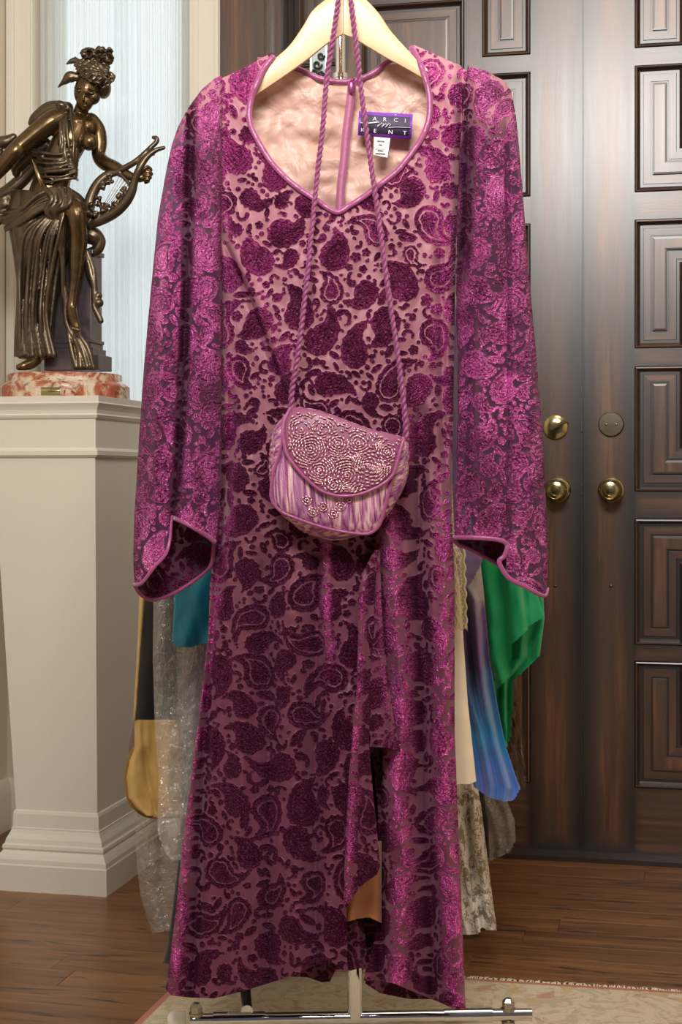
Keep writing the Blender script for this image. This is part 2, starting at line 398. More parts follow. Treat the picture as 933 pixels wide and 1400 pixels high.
PP = [(0,.0,1),(.0012,.004,1),(.0025,-.0035,.25),(.0055,-.0045,.2),(.0075,-.001,.8),(.010,.008,.8),(.013,.011,.35),(.0185,.016,.5),(.0205,.011,1),(.0212,.009,.45),(.026,.009,.15),(.0385,.009,.35),(.0395,.014,1),(.0425,.014,1),(.0432,.006,.5),(.048,.0055,.12)]
SP = [(0,.012,1),(0,.0,.95),(.010,.0,.8),(.026,.0,.45),(.046,.0,.0)]
RP = [(0,.012,1),(0,.0,.75),(.006,.0,.6),(.018,.0,.15)]
def rect(u0, u1, z0, z1): return [(u0,z0),(u1,z0),(u1,z1),(u0,z1)]
zr = [.172,.480,.519,.8256,.891,1.195,1.238,1.551,1.617,1.925,1.967,2.277]
def make_door(name, u0, u1, meet_left):
    """meet_left: True when the meeting stile is at u0 (right-hand leaf)"""
    d = bpy.data.objects.new(name, None); COL.objects.link(d); d.location = R3((u0+u1)/2, 0, 0); structure(d); bpy.context.view_layer.update()
    MV = .012
    mb = MB(); rbox(mb, u0+.002, u1-.002, MV+.0115, MV+.040, .008, ZD-.01); o = mb.build('door_core', M_door, d, False)
    at = o.data.attributes.new('edge', 'FLOAT', 'POINT'); at.data.foreach_set('value', [1.0]*len(o.data.vertices))
    sw = .1235; pw = .120; gap = .044; hs = .040
    fl_ = (lambda a: a) if meet_left else (lambda a: u0+u1-a)
    def mirror(poly): return poly if meet_left else [(fl_(x), z) for x, z in poly][::-1]
    a0 = u0+sw; a1 = a0+pw; c0 = a1+gap; far = u1-(sw if meet_left else hs); b1 = far; b0 = b1-pw; c1 = b0-gap
    if not meet_left: far = u1-hs; b1 = far; b0 = b1-pw; c1 = b0-gap
    P_ = lambda nm, poly, prof, g: ring_part(nm, mirror(poly), prof, d, g, MV)
    P_('stile', rect(u0, a0, .008, ZD-.012), SP, 'v'); P_('stile', rect(b1, u1, .008, ZD-.012), SP, 'v')
    P_('rail', rect(a0, b1, .008, zr[0]), RP, 'h'); P_('rail', rect(a0, b1, zr[-1], ZD-.012), RP, 'h')
    um = (a0+b1)/2; sp = .022
    for g in range(3):
        z0, z1, z2, z3 = zr[4*g:4*g+4]                       # lower bracket z0..z1, upper bracket z2..z3
        arm = .118
        # L shapes: lower ones run along the bottom, upper ones along the top; both sides of the leaf
        P_('panel', [(a0,z0),(um-sp,z0),(um-sp,z0+arm),(a1,z0+arm),(a1,z1),(a0,z1)], PP, None)
        P_('panel', [(a0,z2),(a1,z2),(a1,z3-arm),(um-sp,z3-arm),(um-sp,z3),(a0,z3)], PP, None)
        P_('panel', [(um+sp,z0),(b1,z0),(b1,z1),(b0,z1),(b0,z0+arm),(um+sp,z0+arm)], PP, None)
        P_('panel', [(b0,z2),(b1,z2),(b1,z3),(um+sp,z3),(um+sp,z3-arm),(b0,z3-arm)], PP, None)
        P_('panel', rect(c0, c1, z0+arm+gap, z3-arm-gap), PP, None)
        # flat fillers between them
        P_('rail', rect(a0, a1, z1, z2), RP, 'h'); P_('rail', rect(b0, b1, z1, z2), RP, 'h')
        P_('stile', rect(a1, c0, z0+arm, z3-arm), RP, 'v'); P_('stile', rect(c1, b0, z0+arm, z3-arm), RP, 'v')
        P_('rail', rect(c0, c1, z0+arm, z0+arm+gap), RP, 'h'); P_('rail', rect(c0, c1, z3-arm-gap, z3-arm), RP, 'h')
        P_('stile', rect(um-sp, um+sp, z0, z0+arm), RP, 'v'); P_('stile', rect(um-sp, um+sp, z3-arm, z3), RP, 'v')
        if g < 2: P_('rail', rect(a0, b1, z3, zr[4*g+4]), RP, 'h')
    return d
dl = make_door('door_1', uz(386, 650)[0], uSeam-.0025, False)
dr = make_door('door_2', uSeam+.0025, uD1, True)
# astragal bead, jamb, casing
fr = MB(); rbox(fr, uD0-.006, uz(386,650)[0]-.003, -.004, .05, 0, ZD); rbox(fr, uD0-.02, uD0-.006, -.014, .05, 0, ZD)
def wood_attr(o, e=.3, vert=True):
    me = o.data; uvl = me.uv_layers.new(name='uv')
    for lp in me.loops:
        c = me.vertices[lp.vertex_index].co; a = (c-O0).dot(U)+(c-O0).dot(W)*1.0; uvl.data[lp.index].uv = (a, c.z) if vert else (c.z, a)
    at = me.attributes.new('edge', 'FLOAT', 'POINT'); at.data.foreach_set('value', [e]*len(me.vertices)); return o
j = wood_attr(fr.build('trim_4', M_door, None, False), .25); structure(j)
cs = MB(); rbox(cs, uc1, uz(364,650)[0]-.010, -.02, 0, 0, ZD+.1); rbox(cs, uz(364,650)[0]-.008, uz(366,650)[0], -.03, 0, 0, ZD+.1); rbox(cs, uz(368,650)[0]-.003, uz(375,650)[0]-.004, -.026, 0, 0, ZD+.02)
structure(wood_attr(cs.build('trim_1', M_door, None, False), .12))
structure(wood_attr(rbox(MB(), uD0, uD1+.02, -.055, .06, 0.0005, .011).build('trim_2', M_door, None, False), .8, False))
gap_ = wood_attr(rbox(MB(), uSeam-.0022, uSeam+.0022, .002, .03, .01, ZD-.02).build('astragal', M_door, dr, False), .85)
# hardware
def hw(px, py): u, z = uz(px, py, .012); return R3(u, .012, z)
fwd = -W
def knob(name, px, py, parent):
    e = MB(); c = hw(px, py); s = .0322
    e.lathe(c, fwd, [(s,0),(s,.003),(s*.96,.005),(s*.86,.007),(s*.80,.006),(s*.5,.010),(s*.36,.014),(s*.34,.030),(s*.52,.036),(s*.80,.044),(s*.86,.054),(s*.80,.062),(s*.66,.067),(s*.62,.065),(s*.40,.067),(s*.36,.065),(s*.14,.066),(0,.066)], 40)
    return e.build(name, M_brass, parent, 'fix', autosmooth=40)
knob('door_knob', 763, 670, dl); knob('door_knob', 836, 670, dr)
c = hw(760, 584); s = .0305
db = MB().lathe(c, fwd, [(s,0),(s,.004),(s*.9,.007),(s*.30,.0085),(0,.0085)], 40).build('deadbolt', M_brass, dl, 'fix', autosmooth=40)
tdir = (U*math.cos(math.radians(28))+Vector((0,0,1))*math.sin(math.radians(28))); tn = fwd.cross(tdir)
tb = MB().box(c+fwd*.008-tdir*.012-tn*.005, tdir*.046, tn*.010, fwd*.013); tb.box(c+fwd*.02-tdir*.012-tn*.003, tdir*.044, tn*.006, fwd*.006)
tb.build('thumb_turn', M_brass, dl, False)
c = hw(836, 580)
MB().lathe(c, fwd, [(s,0),(s,.004),(s*.94,.0065),(0,.007)], 40).build('deadbolt_cover', M_pewter, dr, 'fix', autosmooth=40)
for dx in (-.0115, .0125): MB().ball(c+fwd*.0075+U*dx, .0032, n=8).build('screw', M_steel, dr)
for px, py, dd in ((760, 801, dl), (836, 801, dr)): MB().ball(hw(px, py), .0042, n=8).build('viewer_stud', M_pewter, dd)
for py in (584, 670): rbox(MB(), uSeam-.002, uSeam+.0015, -.002, .01, uz(796,py)[1]-.012, uz(796,py)[1]+.012).build('latch_plate', M_brass, dr, False)

# ------------------------------------------------------------------ white pedestal column
DC = 3.43; Kc = P(133, 650, DC); Kc.z = 0
def zc(py): return HC-(py-HY)/F*DC
wbot = 116/F*DC/CT*1.0; wtop = 147/F*DC/CT; cdep = .34
ped = empty('pedestal', Kc - U*.1 + W*.15, 'tall off white painted square pedestal carrying the bronze statue', 'pedestal')
def lrect(y, o, z=None):
    z = zc(y) if z is None else z; t = min(1, max(0, (z-.16)/(zc(625)-.16))); w = wbot+(wtop-wbot)*t; sh = -.005*t
    return [Kc+U*(sh-w-o)-W*o+Vector((0,0,z)), Kc+U*(sh+o)-W*o+Vector((0,0,z)), Kc+U*(sh+o)+W*(cdep+o)+Vector((0,0,z)), Kc+U*(sh-w-o)+W*(cdep+o)+Vector((0,0,z))]
def loft(name, secs):
    mb = MB(); vs = []; fs = []
    for s__ in secs: vs += lrect(*s__)
    for i in range(len(secs)-1):
        for k in range(4): fs.append((i*4+k, i*4+(k+1) % 4, (i+1)*4+(k+1) % 4, (i+1)*4+k))
    fs += [(3,2,1,0), tuple(len(vs)-4+k for k in range(4))]
    mb.add(vs, fs); return mb.build(name, M_col, ped, False)
loft('base', [(0,.036,0.0),(1184,.036),(1182,.034),(1176,.033),(1169,.027),(1165,.022),(1162,.024),(1158,.023),(1156,.019),(1150,.017),(1143,.011),(1138,.008),(1136,.008),(1135,.006),(1117,.005),(1113,.003),(1112,0)])
loft('shaft', [(1112,0),(1000,0),(800,0),(626,0)])
loft('capital', [(626,0),(625,.004),(622,.009),(616,.009),(613,.005),(612,.002),(573,.002),(571,.006),(567,.009),(565,.006),(560,.007),(556,.010),(551,.015),(549,.013),(541,.013)])
ZT = zc(541)

# ------------------------------------------------------------------ bronze statue on the pedestal
DS = 3.63
kb = N('bronze_patina'); vb = kb.coord(); nb1 = kb.noise(vb, 14, 3); nb2 = kb.noise(vb, 120, 4, .6)
M_bronze = kb.done(kb.pbr(Base__Color=kb.mix(kb.ramp(nb1, [(.35, 0), (.65, 1)]), lin((96,80,56)), lin((118,96,68))), Metallic=.88, Roughness=kb.math('MULTIPLY_ADD', nb2, .12, .22), Normal=kb.bump(nb2, .06, .001)))
kb = N('bronze_dark'); vb = kb.coord(); nb1 = kb.noise(vb, 30, 3); nb2 = kb.noise(vb, 150, 4, .6)
M_bronze2 = kb.done(kb.pbr(Base__Color=kb.mix(nb1, lin((82,70,56)), lin((120,106,88))), Metallic=.85, Roughness=kb.math('MULTIPLY_ADD', nb2, .2, .24), Normal=kb.bump(nb2, .2, .0015)))
kb = N('pink_marble'); vb = kb.coord(); n1 = kb.noise(vb, 16, 5, .6, 1.6); n2 = kb.noise(vb, 42, 5, .65, 1.0)
cm_ = kb.ramp(n1, [(.30, lin((150,74,52))), (.45, lin((176,104,78))), (.52, lin((206,178,150))), (.60, lin((222,208,186))), (.72, lin((160,92,68)))])
cm_ = kb.mix(kb.ramp(n2, [(.36, 1), (.46, 0)]), cm_, lin((118,62,46)))
M_marble = kb.done(kb.pbr(Base__Color=cm_, Roughness=.16))
def S(x, y, d=0.0): return P(x, y, DS+d)
KP = DS/F                                                   # metres per pixel there
stc = S(89, 650); stc.z = ZT
st = empty('statue', stc, 'bronze statue of a draped woman leaning forward with a lyre on a marble base', 'statue')
def remesh(mb, name, m, parent, voxel=.0025, smooth=3, disp=None):
    me = mb.mesh(name); bm = bmesh.new(); bm.from_mesh(me); bmesh.ops.recalc_face_normals(bm, faces=bm.faces); bm.to_mesh(me); bm.free()
    t = bpy.data.objects.new('tmp', me); COL.objects.link(t)
    r = t.modifiers.new('r', 'REMESH'); r.mode = 'VOXEL'; r.voxel_size = voxel
    if smooth: s2 = t.modifiers.new('s', 'SMOOTH'); s2.factor = .5; s2.iterations = smooth
    dg = bpy.context.evaluated_depsgraph_get(); e = t.evaluated_get(dg); nm = bpy.data.meshes.new_from_object(e)
    bpy.data.objects.remove(t); nm.name = name; nm.materials.clear()
    return mk(name, nm, m, parent, True)
def limb(mb, pts, n=14, sub=6):               # (px, py, depth m, radius px)
    c = catmull(pts, sub); ps = [S(a[0], a[1], a[2]) for a in c]; rs = [a[3]*KP for a in c]
    mb.tube(ps, rs, n); mb.ball(ps[0], rs[0], n=7); mb.ball(ps[-1], rs[-1], n=7)
def sb_(mb, x, y, d, rx, ry, rd, rot=0, n=12):
    mb.ball(S(x, y, d), rx*KP, rd*KP, ry*KP, n=n, M=Matrix.Rotation(math.radians(rot), 3, 'Y'))
b = MB()
# torso leaning: pelvis to chest
limb(b, [(60,300,.0,27),(66,268,.0,27),(74,240,.0,24),(85,215,-.005,22),(97,190,-.01,23),(104,172,-.01,18)], 20)
sb_(b, 88, 172, -.005, 19, 15, 17, 30); sb_(b, 118, 175, 0, 16, 14, 15, -20)
sb_(b, 122, 194, -.032, 11.5, 12, 11); sb_(b, 90, 197, -.036, 12, 12, 11)
limb(b, [(102,172,.0,11),(107,160,-.005,9.5),(113,146,-.01,10)])
# near arm, reaching left out of frame
limb(b, [(86,158,-.02,12),(72,166,-.03,15),(50,182,-.035,13.5),(28,200,-.04,12),(20,208,-.045,12),(6,224,-.04,11),(-12,246,-.03,8),(-22,258,-.03,7)], 18)
sb_(b, -28, 265, -.03, 9, 8, 5)
# far arm bent to the lyre
limb(b, [(124,166,.01,12),(133,178,.015,11.5),(136,196,.015,10.5),(135,212,.01,9.5),(142,222,.0,10),(158,230,-.02,9.5),(172,238,-.035,7),(184,243,-.04,6),(192,243,-.045,6.5)], 16)
for i, (fx_, fy_) in enumerate(((207,232),(208,238),(206,243),(203,248))): limb(b, [(193,241+i*1.5,-.045,2.8),(201,fy_-3,-.055,2.6),(fx_,fy_,-.05,2.3),(fx_-4,fy_+2,-.043,2.1)], 8, 3)
limb(b, [(190,240,-.05,2.8),(197,232,-.058,2.5),(202,227,-.058,2.0)], 8, 3)
# bare leg, foot
limb(b, [(80,290,-.03,20),(96,286,-.055,18),(104,292,-.07,14.5),(106,308,-.068,12.5),(107,328,-.055,13),(105,352,-.05,11.5),(103,380,-.05,8.5),(100,402,-.05,6.8),(98,420,-.05,7.2),(99,432,-.06,7.5),(103,443,-.075,6),(106,450,-.08,4.5)], 18)
for q in range(4): sb_(b, 99+q*3, 449+q*.8, -.086, 2.0, 3.2, 3)
# standing foot
limb(b, [(52,470,-.02,11),(50,486,-.03,10),(44,496,-.05,8),(34,500,-.065,6.5),(26,502,-.07,4.5)], 12)
# head
sb_(b, 119, 124, -.012, 17.5, 23, 19, 12); sb_(b, 116, 140, -.02, 11.5, 12, 12, 10); sb_(b, 115.5, 148, -.028, 5, 4.6, 5)
sb_(b, 128, 133, -.02, 9, 10, 10, 0)
remesh(b, 'figure', M_bronze, st, .0019, 2)
# face details: a part so that they stay crisp
f = MB()
def face(x, y, d, *a, **k): sb_(f, x, y, -.0425+d, *a, **k)
face(114.8,132,-.001,2.0,7.0,3.4,rot=14); face(114.4,136.5,-.0045,2.6,2.0,3.2)
face(115.6,143.2,.002,4.6,1.0,2.6,rot=6); face(115.8,145.4,.0025,3.6,1.1,2.6,rot=6)
face(108,124.5,.0035,4.2,2.3,3.2,rot=10); face(124.5,127.5,.003,4.8,2.3,3.2,rot=10)
face(107.5,120,.0015,6,1.4,3,rot=4); face(125,122.5,.001,6.5,1.4,3,rot=14)
remesh(f, 'face_features', M_bronze, st, .0011, 2)
# hair: curls, bun and ribbon wings
h = MB(); random.seed(3)
sb_(h, 128, 103, .002, 23, 18, 25, 12); sb_(h, 141, 120, .01, 11, 15, 18, 0); sb_(h, 128, 84, .0, 17, 13, 16); sb_(h, 146, 80, -.004, 10, 10, 10); sb_(h, 122, 73, 0, 12, 8, 11)
for i in range(135):
    a = random.uniform(0, 2*math.pi); q = math.sqrt(random.random())*1.04; x = 128+24*q*math.cos(a)+2*q*math.sin(a); y = 101+17*q*math.sin(a)+4*q*math.cos(a); d = .002-.0475*math.sqrt(max(0, 1-q*q*.9))
    d -= random.uniform(-.001, .006); r = random.uniform(2.4, 4.4)
    limb(h, [(x-r,y,d,r*.45),(x,y-r,d-.003,r*.55),(x+r,y,d,r*.5),(x,y+r*.9,d-.002,r*.35)], 6, 3)
for i in range(46):
    x = random.uniform(112, 152); y = random.uniform(68, 92); d = random.uniform(-.032, -.012); r = random.uniform(2.2, 4)
    limb(h, [(x-r,y,d,r*.5),(x,y-r,d-.004,r*.6),(x+r,y,d,r*.5)], 6, 3)
limb(h, [(106,106,-.02,6),(96,104,-.02,7),(90,110,-.02,5.5),(85,114,-.015,3),(80,119,-.01,1.2)], 10); sb_(h, 96, 106, -.02, 9, 7, 7)
limb(h, [(112,88,-.01,5),(103,83,-.01,4.5),(97,84,-.01,3.4),(92,87,-.008,1.5)], 10); limb(h, [(104,80,-.01,2),(99,84,-.01,3),(103,78,-.01,1)], 8)
remesh(h, 'hair', M_bronze2, st, .0015, 1)
# drapery
dr_ = MB()
def folded(mb, secs, k=9, amp=.12, ph=0, n=72, dk=0):     # secs: (cx, cy, d, rx, rdepth)
    secs = catmull(secs, 6); vs = []; fs = []
    for i, (cx, cy, d, rx, rd) in enumerate(secs):
        t = i/(len(secs)-1)
        for j in range(n):
            a = 2*math.pi*j/n; g = 1+amp*(.35+.65*t)*(abs(math.sin(k*a/2+ph+dk*t))**.7*2-1)*.8+.04*math.sin(3*a+4*t)
            vs.append(S(cx+rx*g*math.cos(a), cy+3*math.sin(2*a+5*t), d-rd*g*math.sin(a)))
    m = len(secs)
    for i in range(m-1):
        for j in range(n): fs.append((i*n+j, i*n+(j+1) % n, (i+1)*n+(j+1) % n, (i+1)*n+j))
    fs += [tuple(range(n))[::-1], tuple((m-1)*n+j for j in range(n))]
    mb.add(vs, fs)
folded(dr_, [(52,262,.01,40,.050),(50,285,.0,42,.060),(48,310,-.01,36,.062),(48,345,-.01,30,.056),(50,390,-.005,27,.050),(49,430,0,26,.050),(47,462,0,25,.050),(46,490,0,24,.046)], 11, .13, .4, 96, 1.8)
folded(dr_, [(88,278,-.02,26,.03),(84,300,-.03,20,.035),(80,340,-.03,14,.03),(72,380,-.02,12,.03),(66,430,-.015,10,.03),(60,478,-.01,12,.03)], 7, .2, 1, 60, 1)
def swag(mb, pts, r=3.2, jit=1.6, n=8): limb(mb, [(p[0]+random.uniform(-jit,jit), p[1]+random.uniform(-jit,jit), p[2]+random.uniform(-.004,.004), (p[3] if len(p) == 4 else r)*random.uniform(.7,1.35)) for p in pts], n, 6)
limb(dr_, [(92,197,-.010,22),(86,212,-.008,23),(80,230,-.006,23.5)], 20)
for k in range(5):                                           # rolled sash across the hips
    o = k*6.2
    swag(dr_, [(6,292+o,-.03),(30,285+o*.8,-.066),(52,268+o*.9,-.078),(74,258+o*.9,-.078),(94,258+o*.8,-.066),(112,272+o*.6,-.04),(118,292+o*.3,-.02)], 3.0+.5*(k%2))
for k in range(5): swag(dr_, [(62+k*8,258,-.078),(70+k*6,272+k*2,-.090),(62+k*5,290,-.084),(80+k,302,-.07)], 3.0)
for k in range(9):                                           # long folds down the front
    swag(dr_, [(90-k*2.5,284+k,-.074+.004*(k%2),2.6),(80-k*5.6,320,-.078+.006*(k%2),3.0),(70-k*5.2,370,-.064+.006*(k%2),3.0),(62-k*4.2,430,-.060+.006*(k%2),3.0),(74-k*6.0,486,-.052,3.6)], 3)
for k in range(4): swag(dr_, [(86+k*1.8,280,-.065,3.5),(84+k,320,-.07,3.4),(84+k*.8,360,-.06,3),(86+k*1.4,400,-.05,2.8),(90+k*2.6,440,-.045,3),(98+k*7.0,475,-.05,3.2),(104+k*7.5,502,-.055,3.6)], 3)
sb_(dr_, 112, 480, -.04, 10, 24, 10, -14); sb_(dr_, 104, 455, -.035, 7, 18, 9, -14)
for k in range(7):                                           # bodice folds
    swag(dr_, [(44+k*2,206+k*7,-.02),(62,210+k*6.6,-.052),(84,210+k*6.0,-.060),(102,202+k*7,-.046),(106,204+k*7,-.02)], 2.3)
for k in range(4): swag(dr_, [(82+k*4.4,148+k,-.02,2.4),(82+k*5,168,-.046,2.4),(82+k*6.4,192,-.058,2.4),(86+k*5,214,-.054,2.4),(98+k*2.4,240,-.04,2.2)], 2.4)
sb_(dr_, 84, 144, -.015, 9, 6, 8, 30); sb_(dr_, 92, 200, -.030, 17, 17, 12)
swag(dr_, [(102,205,-.045,5),(102,225,-.045,6),(103,244,-.04,4)], 4)
# cloth behind the back and flying ends
limb(dr_, [(92,148,.02,9),(70,150,.03,12),(50,162,.03,9),(44,168,.03,6)], 12); limb(dr_, [(62,198,.01,10),(40,212,.015,12),(24,228,.015,9),(22,236,.015,6)], 12)
limb(dr_, [(58,215,.02,9),(36,240,.03,10),(16,258,.03,10),(-6,272,.03,9)], 12)
for k in range(5): swag(dr_, [(20,262+k*7,.0,5),(8,272+k*6,-.02,6),(-12,280+k*7,-.02,5)], 5)
limb(dr_, [(18,188,.0,6),(8,194,.0,9),(-6,196,0,8),(-20,205,0,7)], 12); limb(dr_, [(-2,210,.0,8),(-14,222,0,9)], 10)
# cloth on the far side of the pillar
limb(dr_, [(112,318,.0,10),(126,322,-.01,13),(136,330,-.01,9),(132,342,-.01,8),(122,346,-.01,7)], 12)
for k in range(4): swag(dr_, [(114+k*2,345,-.03,4),(122+k*2,372,-.035,4.5),(130,398+k*3,-.035,4.5),(134,415,-.035,5)], 4)
swag(dr_, [(134,405,-.035,5),(129,418,-.04,5),(134,430,-.04,4.5),(138,438,-.04,3)], 4)
remesh(dr_, 'drapery', M_bronze2, st, .0019, 1)
MB().tube([S(42,212,-.05), S(50,233,-.062), S(58,254,-.075)], 2.6*KP, 8).build('sash_band', M_brass, st)
# pillar with plinth behind the leg
def sq(mb, cx, y0, y1, hw_, d0=.0, hd=None):
    hd = hd or hw_; z0 = S(0, y1, d0).z; z1 = S(0, y0, d0).z; c = S(cx, y0, d0); c.z = z0
    return mb.box(c-U*hw_*KP-W*hd*KP, U*2*hw_*KP, W*2*hd*KP, Vector((0,0,z1-z0)))
kp = N('grey_violet_bronze'); nv = kp.noise(kp.coord(), 60, 4)
M_pill = kp.done(kp.pbr(Base__Color=kp.mix(nv, lin((84,76,80)), lin((122,110,112))), Metallic=.6, Roughness=.3, Normal=kp.bump(nv, .15, .001)))
pl = MB(); zt0 = ZT+.058
sq(pl, 107, 487, 507.5, 40, .02, 24)
for y0, y1, w in ((350,467,30),(466,471,33),(471,478,31.5),(478,488,35)): sq(pl, 104, y0, y1, w, .02, 20 + (w-30)*.6)
sq(pl, 104, 345, 351, 33, .02, 22)
o = pl.build('pillar', M_pill, st, False)
bv = o.modifiers.new('b', 'BEVEL'); bv.width = .0015; bv.segments = 2
# marble base
mbz = zc(541); rr = 88*KP
MB().lathe((stc.x, stc.y, ZT), (0,0,1), [(rr*1.0,0),(rr*1.0,.027),(rr*.995,.030),(rr*.97,.033),(rr*.93,.038),(rr*.90,.040),(rr*.885,.043),(rr*.885,.056),(rr*.87,.059),(0,.059)], 72).build('marble_base', M_marble, st, 'fix', autosmooth=40)
th0 = -math.pi/2; pvs = []; pfs = []
for i in range(9):
    a = th0-.04+ (i-4)*.036
    for z in (.0035, .0215): 
        for q in (.985, 1.006): pvs.append((stc.x+rr*q*math.cos(a), stc.y+rr*q*math.sin(a), ZT+z))
for i in range(8):
    a = i*4; n_ = a+4; pfs += [(a+1,n_+1,n_+3,a+3),(a+2,a+3,n_+3,n_+2),(a,n_,n_+1,a+1)]
MB().add(pvs, pfs).build('brass_plaque', M_brass, st)
# lyre
ly = MB()
limb(ly, [(122,306,-.03,7),(140,300,-.035,7.5),(158,290,-.04,7.5),(172,276,-.045,7.2),(180,262,-.05,6.5),(184,248,-.055,5.5),(190,232,-.06,5),(200,216,-.06,4.4),(212,206,-.06,3.5),(224,202,-.058,2.6)], 12)
limb(ly, [(120,302,-.03,8),(121,285,-.035,8.5),(127,264,-.035,7.5),(137,248,-.035,7),(150,238,-.035,6),(160,236,-.04,4.5),(170,230,-.045,4.5),(184,222,-.05,4.2),(196,212,-.05,4),(206,202,-.05,3.6),(214,194,-.05,3.4),(214,189,-.05,3.2),(210,188,-.05,2.6)], 12)
limb(ly, [(163,236,-.045,2.6),(172,246,-.05,2.6),(180,256,-.055,2.6)], 8); limb(ly, [(204,205,-.055,2.2),(210,211,-.055,2.2)], 8)
limb(ly, [(194,214,-.055,2.4),(190,224,-.055,2.6),(187,236,-.055,3)], 8)
random.seed(11)
for (x, y) in [(148,240),(152,246),(143,250),(138,256),(135,268),(133,278),(136,288),(130,290),(126,284),(142,284),(150,284),(158,278),(164,270),(168,264),(172,260),(126,296),(134,298)]:
    for q in range(3):
        a = random.uniform(0,6.3); r = random.uniform(2,4.5)
        sb_(ly, x+r*math.cos(a), y+r*math.sin(a), -.045+random.uniform(-.006,.006), random.uniform(2.5,5), random.uniform(2,4), 3, random.uniform(0,180), 6)
remesh(ly, 'lyre', M_bronze2, st, .0015, 1)
for k in range(5): MB().tube([S(143+k*3.0, 278-k*.5, -.042), S(164+k*3.2, 240+k*3.0, -.048)], .0006, 6).build('string', M_brass, st)

# ------------------------------------------------------------------ cloth pattern (paisley devore), rasters in dress-plane pixels
def gen_pattern(Wd, Hd, seed, scale=1.0, vert=.6):
    r = np.random.RandomState(seed); Pm = np.zeros((Hd, Wd), np.float32); G = np.zeros((Hd, Wd), np.float32); occ = np.zeros((Hd, Wd), bool)
    gxx, gyy = np.meshgrid(np.arange(Wd), np.arange(Hd)); WN = (1.1*vnoise(gxx, gyy, 5.3, 5.3, seed+50)+.8*vnoise(gxx, gyy, 2.6, 2.6, seed+51)).astype(np.float32)
    def put(cx, cy, ang, circ, gap, ring, scal, grooves):
        ext = max(math.hypot(c[0], c[1])+c[2] for c in circ)+4
        x0, x1 = int(cx-ext), int(cx+ext)+1; y0, y1 = int(cy-ext), int(cy+ext)+1
        if x1 < 2 or y1 < 2 or x0 > Wd-2 or y0 > Hd-2: return False
        x0 = max(x0, 0); y0 = max(y0, 0); x1 = min(x1, Wd); y1 = min(y1, Hd)
        gx, gy = np.meshgrid(np.arange(x0, x1), np.arange(y0, y1)); dx = gx-cx; dy = gy-cy
        lx = dx*math.cos(ang)+dy*math.sin(ang); ly_ = -dx*math.sin(ang)+dy*math.cos(ang)
        sd = np.full(lx.shape, 99., np.float32); tt = np.zeros(lx.shape)
        for i, (a, b_, rr_) in enumerate(circ):
            q = np.hypot(lx-a, ly_-b_)-rr_; w_ = q < sd; sd = np.where(w_, q, sd); tt = np.where(w_, i/len(circ), tt)
        if (occ[y0:y1, x0:x1] & (sd < gap)).sum() > .015*(sd < gap).sum(): return False
        sd = sd + WN[y0:y1, x0:x1]*(1.0 if ext > 14 else .4)
        phi = np.arctan2(ly_-circ[0][1], lx-circ[0][0])
        sd2 = sd + scal*np.cos(phi*11)*(.6)*(tt < .6) + scal*.5*np.cos(tt*60)*(tt >= .6)
        pv = np.clip(.5-(sd2-.7)/1.5, 0, 1)
        if ring:
            gp = np.clip(1-np.abs(sd+ring)/1.3, 0, 1); pv = pv*(1-.95*(gp > .25)*np.clip(gp*2, 0, 1))
        gv = np.zeros_like(sd)
        for g_ in grooves: gv = np.maximum(gv, np.clip(1.25-np.abs(sd+g_)/.9, 0, 1))
        gv *= (.6+.4*np.cos(phi*17))
        if ext > 20 and r.rand() < .5: gv = np.maximum(gv, np.clip(np.cos(phi*9+sd*.35)*3-2.1, 0, 1)*(sd < -2.5))
        Pm[y0:y1, x0:x1] = np.maximum(Pm[y0:y1, x0:x1], pv); G[y0:y1, x0:x1] = np.maximum(G[y0:y1, x0:x1], gv*(pv > .5)); occ[y0:y1, x0:x1] |= sd < 0
        return True
    def pais(R, L, curl):
        out = []
        for i in range(18):
            t = i/17; a = curl*t*t
            out.append((L*t*math.sin(a), -L*t*math.cos(a*.7), max(1.6, R*(1-t**1.25)**.9)))
        return out
    def rnd_ang(): return r.normal(0, .5) + (math.pi if r.rand() < .45 else 0) if r.rand() < vert else r.rand()*6.28
    for k in range(5200):
        f_ = 1-k/5200; R = (8.5+11.0*f_**.7*r.uniform(.75, 1.1))*scale; L = R*r.uniform(1.7, 2.6)
        ring = 0 if r.rand() < .74 else R*r.uniform(.32, .45); gs = [R*.28, R*.55, R*.8] if not ring else [R*.18, R*.7]
        put(r.rand()*Wd, r.rand()*Hd, rnd_ang(), pais(R, L, r.choice([-1, 1])*r.uniform(.5, 1.3)), 1.6, ring, r.uniform(.6, 1.5), gs)
    for k in range(9000):
        f_ = 1-k/9000; ty = r.rand(); s_ = (3.2+4.0*f_*r.rand())*scale
        if ty < .35:   circ = [(0, (i-4)*s_*.42, s_*(1-((i-4)/4.6)**2)**.8*.85) for i in range(9)]       # leaf
        elif ty < .6:  circ = [(s_*1.5*math.sin(a), -s_*1.5*math.cos(a), max(1.4, s_*.62*(1-a/5.2))) for a in np.linspace(0, 3.4, 12)]   # comma
        elif ty < .75: circ = [(0, 0, s_*.5)]+[(s_*.8*math.cos(a), s_*.8*math.sin(a), s_*.48) for a in np.arange(5)*1.2566]
        else:          circ = pais(s_*.9, s_*2.2, r.choice([-1, 1])*1.2)
        put(r.rand()*Wd, r.rand()*Hd, r.rand()*6.28, circ, 1.2, 0, .3, [s_*.4])
    for k in range(9000):
        s_ = r.uniform(1.6, 3.0)*scale; put(r.rand()*Wd, r.rand()*Hd, 0, [(0, 0, s_), (r.uniform(-2, 2), r.uniform(-2, 2), s_*.7)], 1.6, 0, 0, [])
    return Pm, G
